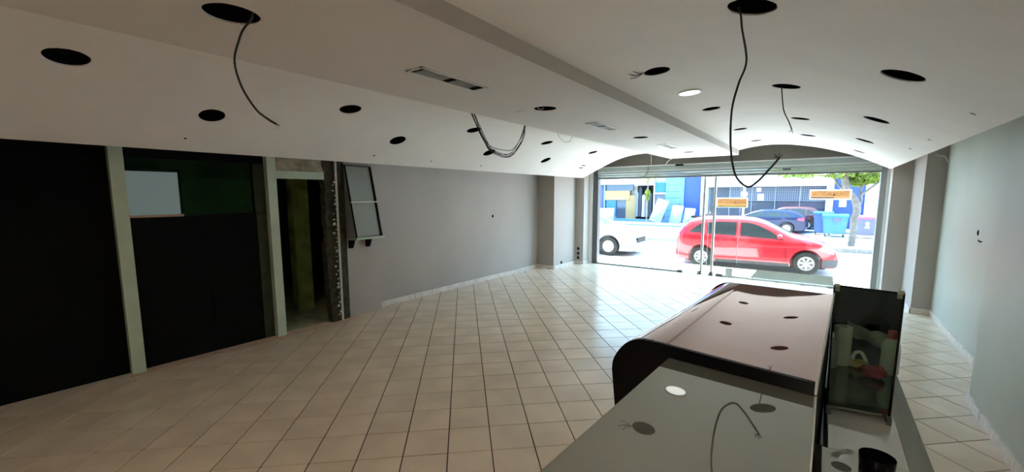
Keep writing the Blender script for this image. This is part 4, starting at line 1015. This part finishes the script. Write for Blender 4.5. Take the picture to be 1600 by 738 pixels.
obj('front_opening', lathe(bm0(), [(0, 0), (.14, 0), (.14, .02), (0, .02)], 16, M4=Matrix.Translation((.05, -.47, .86)) @ Matrix.Rotation(PI / 2, 4, 'X')), M_bing, t)
bin_(-.05, 26.9, .8, 1.20, M_bin, M_bin, 'darker blue bin partly hidden behind the light blue one')
t = bin_(1.62, 25.9, 1.05, 1.08, M_bing, M_pink, 'grey street bin with a magenta lid right of the tree trunk')
obj('recycling_mark', prism(bm0(), [(-.10, .50), (.10, .50), (.03, .62), (.08, .72), (0, .80), (-.08, .72), (-.03, .62)], 'y', -.445, -.43), M_white, t)

# ================================================================ TREES
def tree(name, label, base_, trunk, branches, rt, crown, nleaf, seed, leafs):
    random.seed(seed); t = thing(name, label, 'tree', base_)
    obj('trunk', tube(bm0(), trunk, rt, 10, 4), M_bark, t, smooth=60)
    for br in branches: obj('branch', tube(bm0(), br, [rt * .4, rt * .3, rt * .2], 8, 4) if False else tube(bm0(), br, rt * .35, 8, 4), M_bark, t, smooth=60)
    b = bm0()
    for k in range(nleaf):
        c, rr = random.choice(crown); d = Vector([random.gauss(0, 1) for _ in range(3)]).normalized() * (random.random() ** .4)
        p = Vector(c) + Vector((d.x * rr[0], d.y * rr[1], d.z * rr[2])); s = leafs * random.uniform(.6, 1.3)
        a = Vector([random.gauss(0, 1) for _ in range(3)]).normalized(); e = a.orthogonal().normalized(); f = a.cross(e)
        vs_ = [b.verts.new(p + q) for q in (e * s, f * s * .5, -e * s, -f * s * .5)]; b.faces.new(vs_)
    o = obj('foliage', b, M_leaf, t); o['kind'] = 'stuff'
tree('street_tree', 'street tree with a leaning pale trunk beside the blue bin', (.86, 20.0, -.01), [(0, 0, 0), (.03, 0, .5), (.02, 0, 1.0), (.08, 0, 1.35), (-.02, 0, 1.75), (-.22, 0, 2.05), (-.35, 0, 2.5), (-.35, 0, 3.2)],
     [[(.08, 0, 1.4), (.18, .05, 1.75), (.12, .1, 2.1), (.35, .1, 2.5), (.6, .2, 2.9)], [(-.2, 0, 2.0), (-.5, .1, 2.25), (-.8, .2, 2.8)], [(.15, .05, 1.9), (.4, 0, 2.15), (.75, 0, 2.5)]], .115,
     [((-1.7, 0, 2.95), (1.1, .9, .40)), ((-.4, 0, 2.95), (1.1, .9, .45)), ((.5, 0, 2.75), (.7, .6, .45)), ((-.6, 0, 3.6), (2.2, 1.4, .7)), ((.1, .2, 2.45), (.35, .3, .22))], 5200, 3, .085)
tree('young_tree', 'thin young street tree with a slender stem across the street', (-6.9, 20.0, -.01), [(0, 0, 0), (.02, 0, .8), (-.01, 0, 1.5), (.04, 0, 2.3), (.0, 0, 3.0)],
     [[(0, 0, 1.4), (.1, 0, 1.8), (.05, .1, 2.2)]], .028, [((.03, 0, 1.95), (.13, .12, .30)), ((0, 0, 2.75), (.5, .4, .3))], 380, 5, .055)
# white sign post outside
t = thing('sign_post', 'white post with a small round head behind the left banner', 'post', (-3.4, 24.5, -.15))
obj('post', tube(bm0(), [(0, 0, 0), (0, 0, 2.75)], .05, 10), M_fwhite, t); obj('round_head', lathe(bm0(), [(0, -.03), (.16, -.03), (.16, .03), (0, .03)], 16, M4=Matrix.Translation((0, -.06, 2.1)) @ Matrix.Rotation(PI / 2, 4, 'X')), M_fwhite, t)
t = thing('motorbike', 'dark motorbike parked beyond the roof of the red car', 'motorbike', (-5.75, 26.3, -.15))
for x in (-.55, .55):
    obj('wheel', lathe(bm0(), [(.20, -.05), (.29, -.05), (.31, 0), (.29, .05), (.20, .05), (.20, -.05)], 20, M4=Matrix.Translation((x, 0, .31)) @ Matrix.Rotation(PI / 2, 4, 'X')), M_tyre, t)
obj('frame', tube(bm0(), [(-.55, 0, .31), (-.1, 0, .4), (.3, 0, .75), (.55, 0, .31)], .05, 8, 4), M_dgrey, t)
obj('seat', box(bm0(), -.6, .05, -.13, .13, .72, .84, bev=.04), M_mblack, t); obj('fuel_tank', box(bm0(), .0, .38, -.14, .14, .74, .98, bev=.06), M_cardred, t)
obj('handlebar', tube(bm0(), [(.35, -.3, 1.08), (.42, 0, 1.0), (.35, .3, 1.08)], .018, 6, 4), M_dgrey, t); obj('engine', box(bm0(), -.2, .2, -.14, .14, .25, .6, bev=.03), M_grey, t)
# own building above the shop (casts the facade's shade)
struct(obj('upper_facade', B(-14, 10, 10.92, 11.1, 2.9, 9), M_fwhite), 'outer wall above the shopfront', 'wall')
struct(obj('outer_wall', B(-14, -6.2, 10.72, 10.92, -.1, 3), M_fwhite), 'outer wall left of the shopfront', 'wall')
struct(obj('outer_wall_right', B(1.6, 10, 10.72, 10.92, -.1, 3), M_fwhite), 'outer wall right of the shopfront', 'wall')
